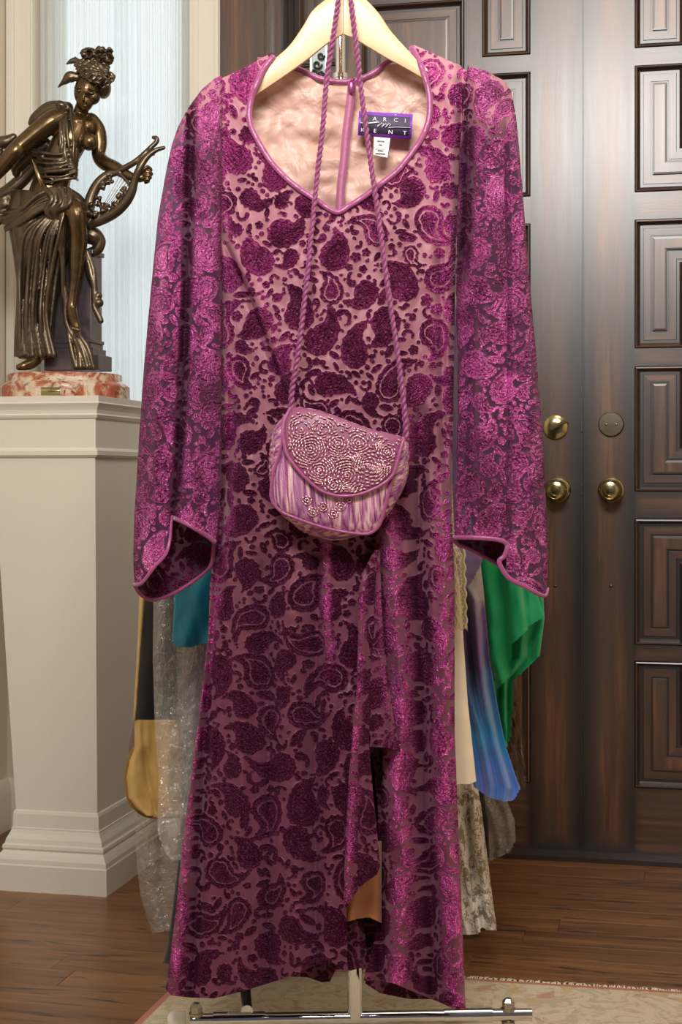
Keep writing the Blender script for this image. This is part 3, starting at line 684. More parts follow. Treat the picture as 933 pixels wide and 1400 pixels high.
def sample(A, X, Y):
    X = np.clip(X, 0, A.shape[1]-1.01); Y = np.clip(Y, 0, A.shape[0]-1.01); i = X.astype(int); j_ = Y.astype(int); a = X-i; b_ = Y-j_
    return (A[j_,i]*(1-a)+A[j_,i+1]*a)*(1-b_)+(A[j_+1,i]*(1-a)+A[j_+1,i+1]*a)*b_
PA, GA = gen_pattern(470, 1360, 21); PB, GB = gen_pattern(300, 800, 5, .98, .75)

# ------------------------------------------------------------------ dress
D0 = 2.41; MPX = D0/F
dress = empty('dress', P(466, 1385, D0), 'long plum paisley burnout velvet dress with bell sleeves on wooden hanger', 'dress')
def ridge(X, Y, tab, amp, w, y0=None, y1=None, soft=60):
    xc = np.interp(Y, [t[1] for t in tab], [t[0] for t in tab]); g = amp*np.exp(-((X-xc)/w)**2)
    a = tab[0][1] if y0 is None else y0; b_ = tab[-1][1] if y1 is None else y1
    return g*np.clip((Y-a)/soft+.5, 0, 1)*np.clip((b_-Y)/soft+.5, 0, 1)
Lb = [(372,64),(350,84),(322,98),(300,108),(292,150),(290,250),(298,330),(300,700),(292,760),(287,800),(285,870),(272,980),(262,1060),(250,1150),(240,1250),(230,1330),(227,1352)]
Rb = [(568,60),(600,76),(632,90),(640,100),(636,180),(630,260),(624,330),(622,440),(620,560),(618,700),(622,800),(622,1000),(628,1150),(632,1250),(637,1381)]
neck_o = [(374.5,77),(361,94),(352.5,112),(345,130),(341,150),(342,168),(350,187),(369,219),(388,240),(408,257),(434,274),(460,290),(478,281),(496,270),(527,247),(545,232),(558,216),(571,198),(580,182),(586,165),(588,147),(587,128),(582,108),(575,88),(563,64)]
neck_c = [tuple(p) for p in catmull(neck_o, 5)]
hem = [(226,1352),(234,1361),(261,1364),(293,1365),(330,1356),(362,1346),(399,1335),(421,1325),(430,1320),(455,1316),(478,1330),(497,1341),(513,1340),(540,1345),(566,1356),(600,1370),(625,1381),(638,1382)]
def body_depth(X, Y):
    Lx = fx(Lb, Y); Rx = fx(Rb, Y); c = (Lx+Rx)/2; hwid = (Rx-Lx)/2; s__ = np.clip(np.abs(X-c)/hwid, 0, 1)
    bulge = .045*np.sqrt(np.clip(1-s__**2.6, 0, 1)) * np.interp(Y, [60,110,300,700,1400], [.12,.5,1,1,.85])
    f = np.zeros_like(X, float)
    f += ridge(X, Y, [(306,330),(340,405),(372,490),(390,540)], -.020, 4) + ridge(X, Y, [(318,330),(352,405),(384,490),(402,540)], .008, 9)
    f += ridge(X, Y, [(602,330),(606,560),(612,700)], -.014, 5) + ridge(X, Y, [(590,250),(588,500)], .006, 12)
    # skirt folds
    f += ridge(X, Y, [(532,700),(538,790),(546,900),(549,1000),(541,1090),(553,1180),(545,1300),(540,1380)], .030, 10)
    f += ridge(X, Y, [(575,560),(572,760),(580,900),(582,1100),(592,1300),(592,1400)], -.048, 9)
    f += ridge(X, Y, [(606,640),(610,780),(608,1000),(612,1150),(624,1280),(630,1400)], .020, 10)
    f += ridge(X, Y, [(510,740),(512,900),(515,1030),(520,1100),(522,1400)], -.050, 8)
    f += ridge(X, Y, [(318,560),(303,720),(288,900),(276,1060),(262,1400)], -.034, 6) + ridge(X, Y, [(296,800),(268,1000),(256,1150),(240,1340)], .018, 8)
    f += ridge(X, Y, [(340,620),(332,900),(330,1400)], .018, 15) + ridge(X, Y, [(362,760),(368,1000),(366,1400)], -.022, 9)
    f += ridge(X, Y, [(396,740),(400,1000),(408,1400)], .018, 17) + ridge(X, Y, [(436,760),(432,900),(430,1350)], -.024, 9)
    f += ridge(X, Y, [(446,760),(446,850),(452,900)], .008, 7)
    f += ridge(X, Y, [(290,200),(296,420),(300,700)], -.030, 7) + ridge(X, Y, [(632,100),(628,400),(622,700)], -.022, 6)
    f += .0065*vnoise(X, Y, 46, 120, 3) + .0036*vnoise(X, Y, 19, 46, 4) + .0018*vnoise(X, Y, 9, 15, 8)
    # shoulder: wraps back over the hanger
    top = np.interp(X, [290,340,372,420,520,568,600,640], [118,92,64,64,60,60,76,100]); f -= .012*np.exp(-np.clip(Y-top, 0, 99)/9.0)
    return D0 - bulge - f, f
def body_sheen(X, Y):  # painted highlights along fold crests, shoulders and upper body
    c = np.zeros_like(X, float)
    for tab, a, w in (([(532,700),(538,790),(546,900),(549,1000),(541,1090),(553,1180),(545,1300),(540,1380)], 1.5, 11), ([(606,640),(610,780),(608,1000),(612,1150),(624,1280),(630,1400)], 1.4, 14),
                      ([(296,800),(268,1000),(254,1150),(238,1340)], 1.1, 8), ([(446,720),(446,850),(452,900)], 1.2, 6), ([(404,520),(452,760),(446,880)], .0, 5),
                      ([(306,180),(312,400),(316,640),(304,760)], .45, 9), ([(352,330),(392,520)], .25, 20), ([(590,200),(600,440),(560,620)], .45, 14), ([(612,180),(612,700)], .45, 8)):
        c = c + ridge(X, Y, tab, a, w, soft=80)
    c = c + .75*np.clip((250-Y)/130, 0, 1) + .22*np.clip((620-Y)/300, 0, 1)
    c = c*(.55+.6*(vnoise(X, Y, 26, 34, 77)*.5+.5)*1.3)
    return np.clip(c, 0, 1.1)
step = 1.0
xs = np.arange(224, 641, step); ys = np.arange(62, 1384, step); X, Y = np.meshgrid(xs, ys)
Lx = fx(Lb, Y); Rx = fx(Rb, Y)
top_t = [(290,112),(300,107),(322,97),(350,83),(372,72),(420,62),(520,58),(568,62),(600,76),(632,90),(645,104)]
topY = np.interp(X, [a[0] for a in top_t], [a[1] for a in top_t]); hemY = np.interp(X, [a[0] for a in hem], [a[1] for a in hem])
mask = (X > Lx-step) & (X < Rx+step) & (Y > topY-step) & (Y < hemY+step)
mask &= ~inpoly(X, Y, neck_c+[(563,40),(374,40)])
slit = [(509,1030),(516,1100),(519,1190),(517,1262),(508,1300),(497,1338),(500,1400),(478,1400),(476,1320),(474,1236),(478,1225),(505,1195),(500,1110),(504,1060)]
mask &= ~inpoly(X, Y, slit)
Xc = np.clip(X, Lx, Rx); Yc = np.minimum(np.maximum(Y, topY), hemY)
Dd, fo = body_depth(Xc, Yc)
px_ = Xc-222+fo*160; py_ = Yc-50
pil = sample(PA, px_, py_); grv = sample(GA, px_, py_)
Dd = Dd - .0016*pil + .0009*grv
grid_obj('bodice_and_skirt', Xc, Yc, Dd, mask, M_velvet, dress, {'pile': pil, 'groove': grv, 'painted_sheen': body_sheen(Xc, Yc), 'under': .85*np.clip((900-Yc)/760, 0, 1)})  # 'under' paints the ground paler towards the top, as light falloff
# flounce pieces of the draped front opening
def flap_piece(name, Lt, Rt, y0, y1, botf, D, folds, ox, oy, parent=dress, m=None, raster=None, rough=1.0):
    m = m or M_velvet; Pz, Gz = raster or (PA, GA)
    xs = np.arange(min(t[0] for t in Lt)-2, max(t[0] for t in Rt)+2, 1.0); ys = np.arange(y0, y1, 1.0); X, Y = np.meshgrid(xs, ys)
    L_ = fx(Lt, Y); R_ = fx(Rt, Y); bt = np.interp(X, [a[0] for a in botf], [a[1] for a in botf])
    mk_ = (X > L_-1) & (X < R_+1) & (Y < bt+1); Xc = np.clip(X, L_, R_); Yc = np.minimum(Y, bt)
    f = np.zeros_like(X)
    for tab, amp, w in folds: f += ridge(Xc, Yc, tab, amp, w, soft=40)
    s__ = (Xc-L_)/np.maximum(R_-L_, 1); f += .006*np.sqrt(np.clip(1-(2*s__-1)**2, 0, 1)) + rough*(.0015*vnoise(X, Y, 14, 40, 9))
    Dz = (D(Xc, Yc) if callable(D) else D) - f
    pv = sample(Pz, np.mod(Xc-222+ox, Pz.shape[1]-2), np.mod(Yc-50+oy, Pz.shape[0]-2)); gv = sample(Gz, np.mod(Xc-222+ox, Pz.shape[1]-2), np.mod(Yc-50+oy, Pz.shape[0]-2))
    return grid_obj(name, Xc, Yc, Dz-.0014*pv, mk_, m, parent, {'pile': pv, 'groove': gv, 'painted_sheen': np.clip(f*70-.35, 0, 1)})  # raised folds painted brighter
dfl = lambda X, Y: D0-.060-.010*np.clip((Y-760)/200, 0, 1)
flap_piece('flounce', [(514,752),(500,790),(496,840),(500,900),(506,1020)], [(520,752),(521,790),(524,860),(530,920),(538,980),(548,1027)], 752, 1030, [(490,1020),(506,1021),(530,1022),(548,1028)], dfl, [([(519,760),(522,900),(540,1020)], .006, 5)], 60, 300)
flap_piece('flounce', [(512,752),(492,790),(490,860),(488,940),(482,1000),(476,1080),(472,1160),(470,1234)], [(518,752),(514,790),(512,860),(506,930),(505,1020),(510,1080),(514,1120),(520,1180),(521,1236)], 752, 1240, [(469,1234),(476,1236),(484,1225),(500,1206),(516,1196),(522,1180)], lambda X, Y: dfl(X, Y)-.008, [([(497,800),(492,900),(484,1000),(474,1230)], .012, 6), ([(508,800),(503,1000),(508,1190)], -.004, 6)], 200, 120)
# inner back of the skirt and lining seen through the opening
xs = np.arange(292, 640, 4.0); ys = np.arange(88, 470, 4.0); X, Y = np.meshgrid(xs, ys)
bk = [(350,84),(374,86),(407,96),(434,109),(465,115),(480,114),(496,109),(531,87),(560,76),(590,84)]
bt = np.interp(X, [a[0] for a in bk], [a[1] for a in bk]); Lx = np.maximum(fx(Lb, Y)+5, 300); Rx = fx(Rb, Y)-5
Xc = np.clip(X, Lx, Rx); Yc = np.maximum(Y, bt); msk = (X > Lx-4) & (X < Rx+4) & (Y > bt-4)
fo = .007*vnoise(X+Y*.3, Y, 34, 22, 31) + .0035*vnoise(X-Y*.2, Y, 13, 11, 33)
fo += ridge(X, Y, [(395,150),(380,165),(372,190)], -.008, 8) + ridge(X, Y, [(500,130),(540,140)], .004, 8)
o = grid_obj('lining', Xc, Yc, D0+.032-fo*np.interp(Y, [88,120,400], [.2,1,1]), msk, M_lining, dress)
def plain_cloth(name, Lt, Rt, y0, y1, D, m, parent, st_=3.0, bot=None, top=None, folds=(), k=5, amp=.006, seed=1, pile=None):
    xs = np.arange(min(t[0] for t in Lt)-st_, max(t[0] for t in Rt)+st_, st_); ys = np.arange(y0, y1+st_, st_); X, Y = np.meshgrid(xs, ys)
    L_ = fx(Lt, Y); R_ = fx(Rt, Y); Xc = np.clip(X, L_, R_); Yc = np.minimum(Y, y1)
    mk_ = (X > L_-st_) & (X < R_+st_)
    if bot: bb = np.interp(X, [a[0] for a in bot], [a[1] for a in bot]); mk_ &= Y < bb+st_; Yc = np.minimum(Yc, bb)
    if top: tb_ = np.interp(X, [a[0] for a in top], [a[1] for a in top]); mk_ &= Y > tb_-st_; Yc = np.maximum(Yc, tb_)
    s__ = (Xc-L_)/np.maximum(R_-L_, 1); f = amp*np.sin(s__*k*6.283+seed+Y*.004)*np.interp(Y, [y0,y0+120], [.3,1]) + amp*.7*vnoise(X, Y, 22, 90, seed) + amp*.25*vnoise(X, Y, 9, 20, seed+1)
    for tab, a_, w in folds: f = f + ridge(Xc, Yc, tab, a_, w)
    at = None
    if pile: at = {'pile': sample(pile[0], np.mod(Xc+seed*31, 290), np.mod(Yc, 790)), 'groove': sample(pile[1], np.mod(Xc+seed*31, 290), np.mod(Yc, 790))}
    return grid_obj(name, Xc, Yc, D-f+.02*(1-np.sqrt(np.clip(1-(2*s__-1)**4, 0, 1))), mk_, m, parent, at)
plain_cloth('front_lining', [(470,1150),(470,1262)], [(522,1150),(522,1262)], 1150, 1262, D0-.018, M_lining_tan, dress, 2.0, bot=[(470,1262),(490,1256),(505,1254),(522,1262)], k=1, amp=.004, seed=2)
plain_cloth('back_skirt', [(300,940),(262,1356)], [(600,940),(610,1366)], 940, 1366, D0+.030, M_velvet, dress, 1.0, bot=[(250,1330),(420,1336),(440,1343),(452,1342),(460,1326),(499,1323),(500,1345),(520,1358),(560,1366),(610,1368)], k=5, amp=.010, seed=3, pile=(PB, GB))
plain_cloth('inner_flounce', [(462,1190),(448,1326)], [(496,1190),(498,1262),(503,1328)], 1235, 1328, D0-.006, M_velvet, dress, 1.0, bot=[(440,1318),(460,1325),(480,1327),(499,1322),(504,1316)], k=2, amp=.005, seed=5, pile=(PB, GB))
# bindings
def binding(name, pts, depthf, r=.0036, n=5, parent=dress, m=None, flat=.7):
    c = catmull(pts, n); return MB().tube([P(a[0], a[1], depthf(a[0], a[1])) for a in c], r, 10, flat=flat).build(name, m or M_bind, parent)
def bdep(x, y): return float(body_depth(np.array([[x]], float), np.array([[y]], float))[0][0, 0])-.003
binding('neckline_binding', neck_o, bdep, .0046, 5)
binding('back_neck_binding', [(352,82),(374,84),(407,94),(434,106),(450,110),(465,112),(480,111),(496,107),(513,98),(531,84),(560,72),(575,76)], lambda x, y: D0+.028, .0046)
# zip
zp = [(482,112),(479,140),(474,180),(471,216),(467,250),(465,285),(464,330)]
zs = catmull(zp, 6); zv = []; zf = []
for i, (x, y) in enumerate(zs):
    for k, (dx, dd) in enumerate(((-8,.002),(-4,-.001),(-2,-.004),(0,-.0025),(2,-.004),(4,-.001),(8,.002))): zv.append(P(x+dx*.72, y, D0+.016+dd))
for i in range(len(zs)-1):
    for k in range(6): zf.append((i*7+k, i*7+k+1, (i+1)*7+k+1, (i+1)*7+k))
zt = MB().add(zv, zf).build('zip', M_tape, dress)
MB().ball(P(481,119,D0+.009), .006, .003, .011, n=8).tube([P(480,112,D0+.009), P(484,107,D0+.009)], .0025, 8).build('zip_pull', simple('mauve_metal', (150,70,120), .3, .5), zt)
# brand label and care tag
k = N('label_purple'); M_lp = simple('label_purple_satin', (132,62,178), .4, nscale=300); M_ld = simple('label_charcoal_weave', (70,62,88), .6, nscale=500); M_lw = simple('label_white_thread', (236,232,244), .6); M_ink = simple('grey_ink', (110,110,115), .7)
DL = D0+.006
def lp(u, v, d=0.0):                          # label plane, u 0..1 across, v 0..1 down
    tl, tr_, br, bl = [np.array(q) for q in ((491,152),(565,156),(562.5,190.5),(489.5,185))]
    q = (tl*(1-u)+tr_*u)*(1-v)+(bl*(1-u)+br*u)*v; return P(q[0], q[1], DL-.004*math.sin(u*3)-d)
def lgrid(name, u0, u1, v0, v1, d, m, parent, th=.0008):
    mb = MB(); n = 12; vs = []
    for dd in (d, d-th):
        for i in range(n+1):
            for v in (v0, v1): vs.append(lp(u0+(u1-u0)*i/n, v, dd))
    o2 = 2*(n+1); fs = []
    for i in range(n): fs += [(2*i,2*i+1,2*i+3,2*i+2), (o2+2*i,o2+2*i+2,o2+2*i+3,o2+2*i+1), (2*i,2*i+2,o2+2*i+2,o2+2*i), (2*i+1,o2+2*i+1,o2+2*i+3,2*i+3)]
    mb.add(vs, fs); return mb.build(name, m, parent, 'fix')
lab = lgrid('woven_label', 0, 1, 0, 1, .0, M_lp, dress); lgrid('label_field', .045, .955, .13, .87, .0006, M_ld, lab)
def letter(ch, u, v, size):
    cu = bpy.data.curves.new('t', 'FONT'); cu.body = ch; cu.size = 1; cu.extrude = .02; o = bpy.data.objects.new('t', cu); COL.objects.link(o)
    dg = bpy.context.evaluated_depsgraph_get(); me = bpy.data.meshes.new_from_object(o.evaluated_get(dg)); bpy.data.objects.remove(o)
    for vx in me.vertices:
        x, y = vx.co.x-.33, vx.co.y-.35; vx.co = lp(u+x*size, v-y*size*1.95, .0016+vx.co.z*.01)
    mk('letter', me, M_lw, lab, False)
for ch, u in zip('MARCI', (.10,.30,.49,.69,.89)): letter(ch, u, .27, .115)
for ch, u in zip('KENT', (.085,.325,.60,.875)): letter(ch, u, .76, .115)
letter('\u02c7', .70, .13, .13)
sw = [(.03,.47),(.15,.49),(.36,.40),(.40,.42),(.355,.58),(.44,.43),(.47,.46),(.43,.60),(.51,.45),(.535,.48),(.50,.60),(.575,.43),(.60,.46),(.56,.60),(.70,.56),(.97,.545)]
MB().tube([lp(a, b_, .0022) for a, b_ in sw], [.0009,.0012,.0009,.0008]+[.0012]*10+[.001,.0013], 6, flat=.5).build('label_swoosh', M_lw, lab)
ctg = MB(); tvs = []
for dd in (0, -.0006):
    for q in ((511.5,187),(534,189),(530,215.5),(510.5,211.5)): tvs.append(P(q[0], q[1], DL-.006-dd))
ctg.add(tvs, [(0,3,2,1),(4,5,6,7),(0,1,5,4),(1,2,6,5),(2,3,7,6),(3,0,4,7)])
ct_ = ctg.build('care_tag', simple('white_tag', (240,236,232), .6), dress, False)
for (x, y, w) in ((516,193,10),(518,198,5),(514,203.5,13),(517,206,7),(514,210,13)):
    t0 = P(x, y, DL-.0078); MB().box(t0, (w*MPX, 0, -.0008), (0,.0003,0), (0,0,.0012 if y != 203.5 else .0005)).build('print_line', M_ink, ct_, False)

# sleeves
def sleeve(side, Lt, Rt, botf, folds, ox, tops, back_bot, bL, bR, seed):
    xs = np.arange(min(t[0] for t in Lt)-2, max(t[0] for t in Rt)+3, 1.0); y0 = min(t[1] for t in tops)-2; y1 = max(t[1] for t in botf)+2
    ys = np.arange(y0, y1, 1.0); X, Y = np.meshgrid(xs, ys); L_ = fx(Lt, Y); R_ = fx(Rt, Y)
    tp = np.interp(X, [a[0] for a in tops], [a[1] for a in tops]); bt = np.interp(X, [a[0] for a in botf], [a[1] for a in botf])
    mk_ = (X > L_-1) & (X < R_+1) & (Y > tp-1) & (Y < bt+1); Xc = np.clip(X, L_, R_); Yc = np.minimum(np.maximum(Y, tp), bt)
    s__ = (Xc-L_)/np.maximum(R_-L_, 1)
    f = .034*np.sqrt(np.clip(1-np.abs(2*s__-1)**2.4, 0, 1))*np.interp(Yc-tp, [0,60,300], [.3,.9,1.15])
    for tab, amp, w in folds: f += ridge(Xc, Yc, tab, amp, w)
    f += .003*vnoise(X, Y, 30, 90, seed)+.0018*vnoise(X, Y, 12, 30, seed+1) - .010*np.exp(-np.clip(Yc-tp, 0, 99)/9.)
    base = D0-.018; Dz = base-f
    qx = np.mod(Xc+ox+f*40, 296); qy = np.clip(Yc-70, 0, 790); pv = sample(PB, qx, qy); gv = sample(GB, qx, qy)
    nm = 'sleeve'
    sl = grid_obj(nm, Xc, Yc, Dz-.0016*pv+.0009*gv, mk_, M_velvet_s, dress, {'pile': pv, 'groove': gv, 'under': np.clip((200-Yc)/50, 0, 1), 'painted_sheen': np.clip(.15+ .95*np.sqrt(np.clip(1-(2*s__-1)**2, 0, 1))**1.4 + sum(ridge(Xc, Yc, t_, a_*22, w_*1.3) for t_, a_, w_ in folds), 0, 1)*(.45+.55*np.clip(.5+vnoise(X, Y, 34, 60, seed+9)*1.3, 0, 1))})  # ridges and sleeve middle painted brighter, folds and edges darker
    # back layer of the sleeve
    xs = np.arange(min(t[0] for t in bL)-2, max(t[0] for t in bR)+3, 1.6); ys = np.arange(tops[0][1]+30, max(t[1] for t in back_bot)+2, 1.6); X, Y = np.meshgrid(xs, ys)
    L_ = fx(bL, Y); R_ = fx(bR, Y); bt = np.interp(X, [a[0] for a in back_bot], [a[1] for a in back_bot]); tp2 = np.interp(X, [a[0] for a in tops], [a[1] for a in tops])+14
    mk_ = (X > L_-1.6) & (X < R_+1.6) & (Y < bt+1.6) & (Y > tp2); Xc = np.clip(X, L_, R_); Yc = np.minimum(Y, bt); s__ = (Xc-L_)/np.maximum(R_-L_, 1)
    Db = D0-.012+.030*np.sqrt(np.clip(1-np.abs(2*s__-1)**2.4, 0, 1))+.003*vnoise(X, Y, 20, 50, seed+3)
    pv = sample(PB, np.mod(Xc+ox+140, 296), np.clip(Yc-70, 0, 790)); gv = sample(GB, np.mod(Xc+ox+140, 296), np.clip(Yc-70, 0, 790))
    grid_obj('sleeve_back', Xc, Yc, Db, mk_, M_velvet_s, dress, {'pile': pv, 'groove': gv})
    def fd(x, y):
        L1, R1 = float(fx(Lt, y)), float(fx(Rt, y)); s1 = (min(max(x, L1), R1)-L1)/max(R1-L1, 1)
        v = .034*math.sqrt(max(0, 1-abs(2*s1-1)**2.4))*1.15; a = np.array([[float(x)]]); b_ = np.array([[float(y)]])
        for tab, amp, w in folds: v += float(ridge(a, b_, tab, amp, w)[0, 0])
        return base-v-.0015
    def bd(x, y):
        L1, R1 = float(fx(bL, y)), float(fx(bR, y)); s1 = (min(max(x, L1), R1)-L1)/max(R1-L1, 1); return D0-.012+.030*math.sqrt(max(0, 1-abs(2*s1-1)**2.4))-.001
    return fd, bd
Ls = [(302,100),(276,122),(257,148),(244,172),(235,198),(227,235),(216,298),(206,400),(197,500),(190,600),(184,700),(182,760),(184,800),(190,812)]
Rs = [(304,100),(303,200),(302,300),(304,420),(303,520),(303,600),(302,700),(298,742)]
fd, bd = sleeve('l', Ls, Rs, [(182,799),(190,800),(197,796),(229,754),(234,707),(271,725),(298,742)],
    [([(262,140),(258,300),(253,450),(249,550),(243,650),(236,720)], -.060, 6), ([(236,200),(228,400),(214,600),(206,760)], .014, 10), ([(284,160),(280,400),(272,600),(268,720)], .016, 12)], 20,
    [(182,300),(216,180),(235,150),(257,128),(276,116),(300,104),(306,104)],
    [(182,798),(192,812),(206,820),(221,818),(244,808),(271,790),(290,773),(302,755)], [(232,230),(216,300),(197,500),(184,700),(184,800)], [(300,140),(300,700),(292,745),(292,780)], 41)
c_l = binding('cuff_binding', [(184,799),(190,799),(197,794),(212,774),(229,752),(234,708)], fd, .003, 6)
binding('cuff_binding', [(234,707),(252,714),(271,725),(285,734),(294,742)], fd, .0038, 6)
binding('cuff_binding', [(184,799),(192,812),(206,820),(221,818),(244,808),(271,790),(288,774),(292,750),(293,742)], bd, .0034, 6)
Lr = [(640,88),(636,120),(629,200),(625,300),(624,440),(627,500),(625,600),(622,700),(622,742)]
Rr = [(664,96),(690,110),(700,126),(706,160),(710,200),(718,300),(726,400),(733,480),(740,560),(745,650),(750,750),(749,806)]
fd, bd = sleeve('r', Lr, Rr, [(620,736),(643,736),(675,738),(693,743),(692,755),(683,768),(696,790),(720,803),(744,815),(750,806)],
    [([(640,130),(641,220),(640,300),(634,380)], -.05, 7), ([(672,130),(668,300),(664,500),(660,700)], .016, 17), ([(692,180),(697,400),(697,600),(695,720)], -.014, 3), ([(712,240),(722,450),(730,700)], .008, 9), ([(646,420),(648,520),(644,700)], -.022, 8)], 130,
    [(632,86),(645,92),(664,96),(690,108),(700,122),(712,180),(752,400)],
    [(620,738),(643,751),(671,766),(683,775),(700,780)], [(632,180),(626,300),(626,700),(622,760)], [(700,180),(716,300),(738,560),(700,720),(690,790)], 47)
binding('cuff_binding', [(621,735),(643,735),(675,737),(690,741),(694,748),(690,760),(683,769),(696,790),(720,803),(744,815),(749,806)], fd, .0036, 6)
binding('cuff_binding', [(621,736),(626,744),(643,751),(660,760),(683,773)], bd, .0034, 6)

# ------------------------------------------------------------------ wooden hanger
kw = N('pale_hanger_wood'); g1 = kw.noise(kw.coord('Object', (4, 1, 30)), 3, 3)
M_hang = kw.done(kw.pbr(Base__Color=kw.mix(g1, lin((222,188,142)), lin((238,210,170))), Roughness=.34))
hang = empty('clothes_hanger', P(475, 60, D0), 'pale natural wood clothes hanger holding the plum velvet dress', 'hanger')
def arm(up, lo):
    u_ = catmull(up, 6); l_ = catmull(lo, 6); n = max(len(u_), len(l_))
    u_ = [u_[int(i*(len(u_)-1)/(n-1))] for i in range(n)]; l_ = [l_[int(i*(len(l_)-1)/(n-1))] for i in range(n)]
    mb = MB(); vs = []; fs = []; m = 10
    for (a, b_) in zip(u_, l_):
        c = (a+b_)/2
        for k in range(m):
            t = 2*math.pi*k/m; e = .85; cy = abs(math.cos(t))**e*(1 if math.cos(t) > 0 else -1); sy = abs(math.sin(t))**.45*(1 if math.sin(t) > 0 else -1)
            q = c + (a-c)*(abs(math.cos(t))**.35*(1 if math.cos(t) > 0 else -1)); vs.append(P(q[0], q[1], D0+.008*sy-.003))
    for i in range(n-1):
        for k in range(m): fs.append((i*m+k, i*m+(k+1) % m, (i+1)*m+(k+1) % m, (i+1)*m+k))
    fs += [tuple(range(m)), tuple((n-1)*m+k for k in range(m))]
    mb.add(vs, fs); return mb.build('hanger_arm', M_hang, hang, 'fix', autosmooth=50)
arm([(469,-8),(460,-8),(446,-1),(427,15),(415,35),(396,62),(374,82),(355,100),(344,112)], [(469,48),(462,52),(446,62),(421,82),(396,100),(372,116),(349,131),(346,132),(344,131)])
arm([(470,-8),(485,-8),(500,-1),(519,19),(534.6,42),(552,62),(573,84),(592,100)], [(470,48),(477,51),(484,54),(505,66),(527,79),(550,91),(573,104),(592,116)])
# joint block where the two arms meet, and hook
hk = [P(470, -4, D0)+Vector((0,0,t)) for t in (0,.03,.06)]
cpt = P(470, -4, D0)+Vector((0,0,.092))
hk += [cpt+Vector((0, -.030*math.cos(a), .030*math.sin(a)+.0)) for a in np.linspace(-.3, 3.6, 14)]
MB().tube(hk, .0022, 8).build('hook', M_chrome, hang)

# ------------------------------------------------------------------ garment rack
rk = empty('garment_rack', P(484, 1389, 2.45), 'chrome rolling garment rack whose base shows below the dress hem', 'garment rack')
A = P(240, 1395, 2.465); B = P(727, 1387, 2.50); AB = (B-A)
def onA(px): return A+AB*((px-240)/(727-240))
ZTB = A.z
MB().tube([onA(260), onA(727)], .0098, 20).build('base_tube', M_chrome, rk, autosmooth=40)
MB().tube([onA(291), onA(361)], .0118, 20).build('collar', M_chrome, rk, autosmooth=40)
MB().tube([onA(606), onA(672)], .0118, 20).build('collar', M_chrome, rk, autosmooth=40)
MB().tube([onA(229), onA(232), onA(238), onA(253)], [.007,.012,.0142,.0142], 18).build('end_cap', M_whiteplastic, rk, autosmooth=50)
RT = .0085                                                     # rug top
for px in (268, 695):
    c = onA(px); n_ = MB(); n_.lathe(c+Vector((0,0,.009)), (0,0,1), [(.0125,0),(.0125,.0025),(.0100,.0025),(.0100,.013),(.006,.018),(0,.019)], 6)
    n_.build('cap_nut', M_steel, rk, 'fix', autosmooth=30)
    cs_ = MB(); cs_.lathe(c-Vector((0,0,.013)), (0,0,1), [(.004,0),(.004,.006)], 10); cs_.box(c+Vector((-.010,-.004,-.032)), (.002,0,0), (0,.014,0), (0,0,.020)); cs_.box(c+Vector((.008,-.004,-.032)), (.002,0,0), (0,.014,0), (0,0,.020)); cs_.box(c+Vector((-.010,-.004,-.0135)), (.020,0,0), (0,.014,0), (0,0,.002))
    ca = cs_.build('caster', M_steel, rk, False)
    zc_ = RT+.0155; MB().lathe(Vector((c.x-.0075, c.y+.004, zc_)), (1,0,0), [(.006,0),(.0145,.001),(.0155,.003),(.0155,.012),(.0145,.014),(.006,.015)], 24).build('caster_wheel', M_black, ca, 'fix', autosmooth=40)
pbase = onA(484); ptop = P(466, 101, 2.52)
MB().tube([pbase, ptop], [.0122, .0112], 20).build('post', M_chrome, rk, autosmooth=40)
MB().tube([P(466,107,2.519), P(466,101,2.519)], .0125, 20).build('collar', M_chrome, rk, autosmooth=40)
ztop = 1.97; pt2 = P(466, 0, 2.52); up_ = (pt2-ptop).normalized()
rail0 = ptop+up_*((ztop-ptop.z)/up_.z)
MB().tube([ptop-up_*.02, rail0-Vector((0,0,.04)), rail0+Vector((0,.012,-.012)), rail0+Vector((0,.04,0)), rail0+Vector((0,.85,0)), rail0+Vector((0,.878,-.012)), rail0+Vector((0,.89,-.04)), Vector((rail0.x, rail0.y+.89, ZTB))], .0080, 16).build('top_rail', M_chrome, rk, autosmooth=60)
MB().tube([rail0+Vector((0,-.13,0)), rail0+Vector((0,.03,0))], .0075, 14).build('rail_end', M_chrome, rk, autosmooth=40)
rb = Vector((rail0.x, rail0.y+.89, ZTB)); hv = AB.normalized()
MB().tube([rb-hv*.24, rb+hv*.24], .0098, 16).build('base_tube', M_chrome, rk, autosmooth=40)
cA = onA(337)+Vector((0,0,.014)); MB().tube([cA+Vector((0,-.004,0)), Vector((cA.x-.045, cA.y+.5, cA.z)), Vector((rb.x-.2, rb.y, ZTB+.014))], .0098, 16).build('long_tube', M_chrome, rk, autosmooth=40)
for s__ in (-.23, .23):
    c = rb+hv*s__; MB().tube([c, Vector((c.x, c.y, .035))], .004, 8).build('caster', M_steel, rk); MB().lathe(Vector((c.x-.0075, c.y, .0225)), (1,0,0), [(.006,0),(.0225,.002),(.0225,.013),(.006,.015)], 20).build('caster_wheel', M_black, rk, 'fix')
# engraved badge on the collar
bd0 = onA(326); tb = MB(); 
for i in range(8): tb.ball(onA(313+i*4)+Vector((0,-.0035,.0115)), .0027, .002, .0017, n=5)
tb.build('badge', M_steel, rk)

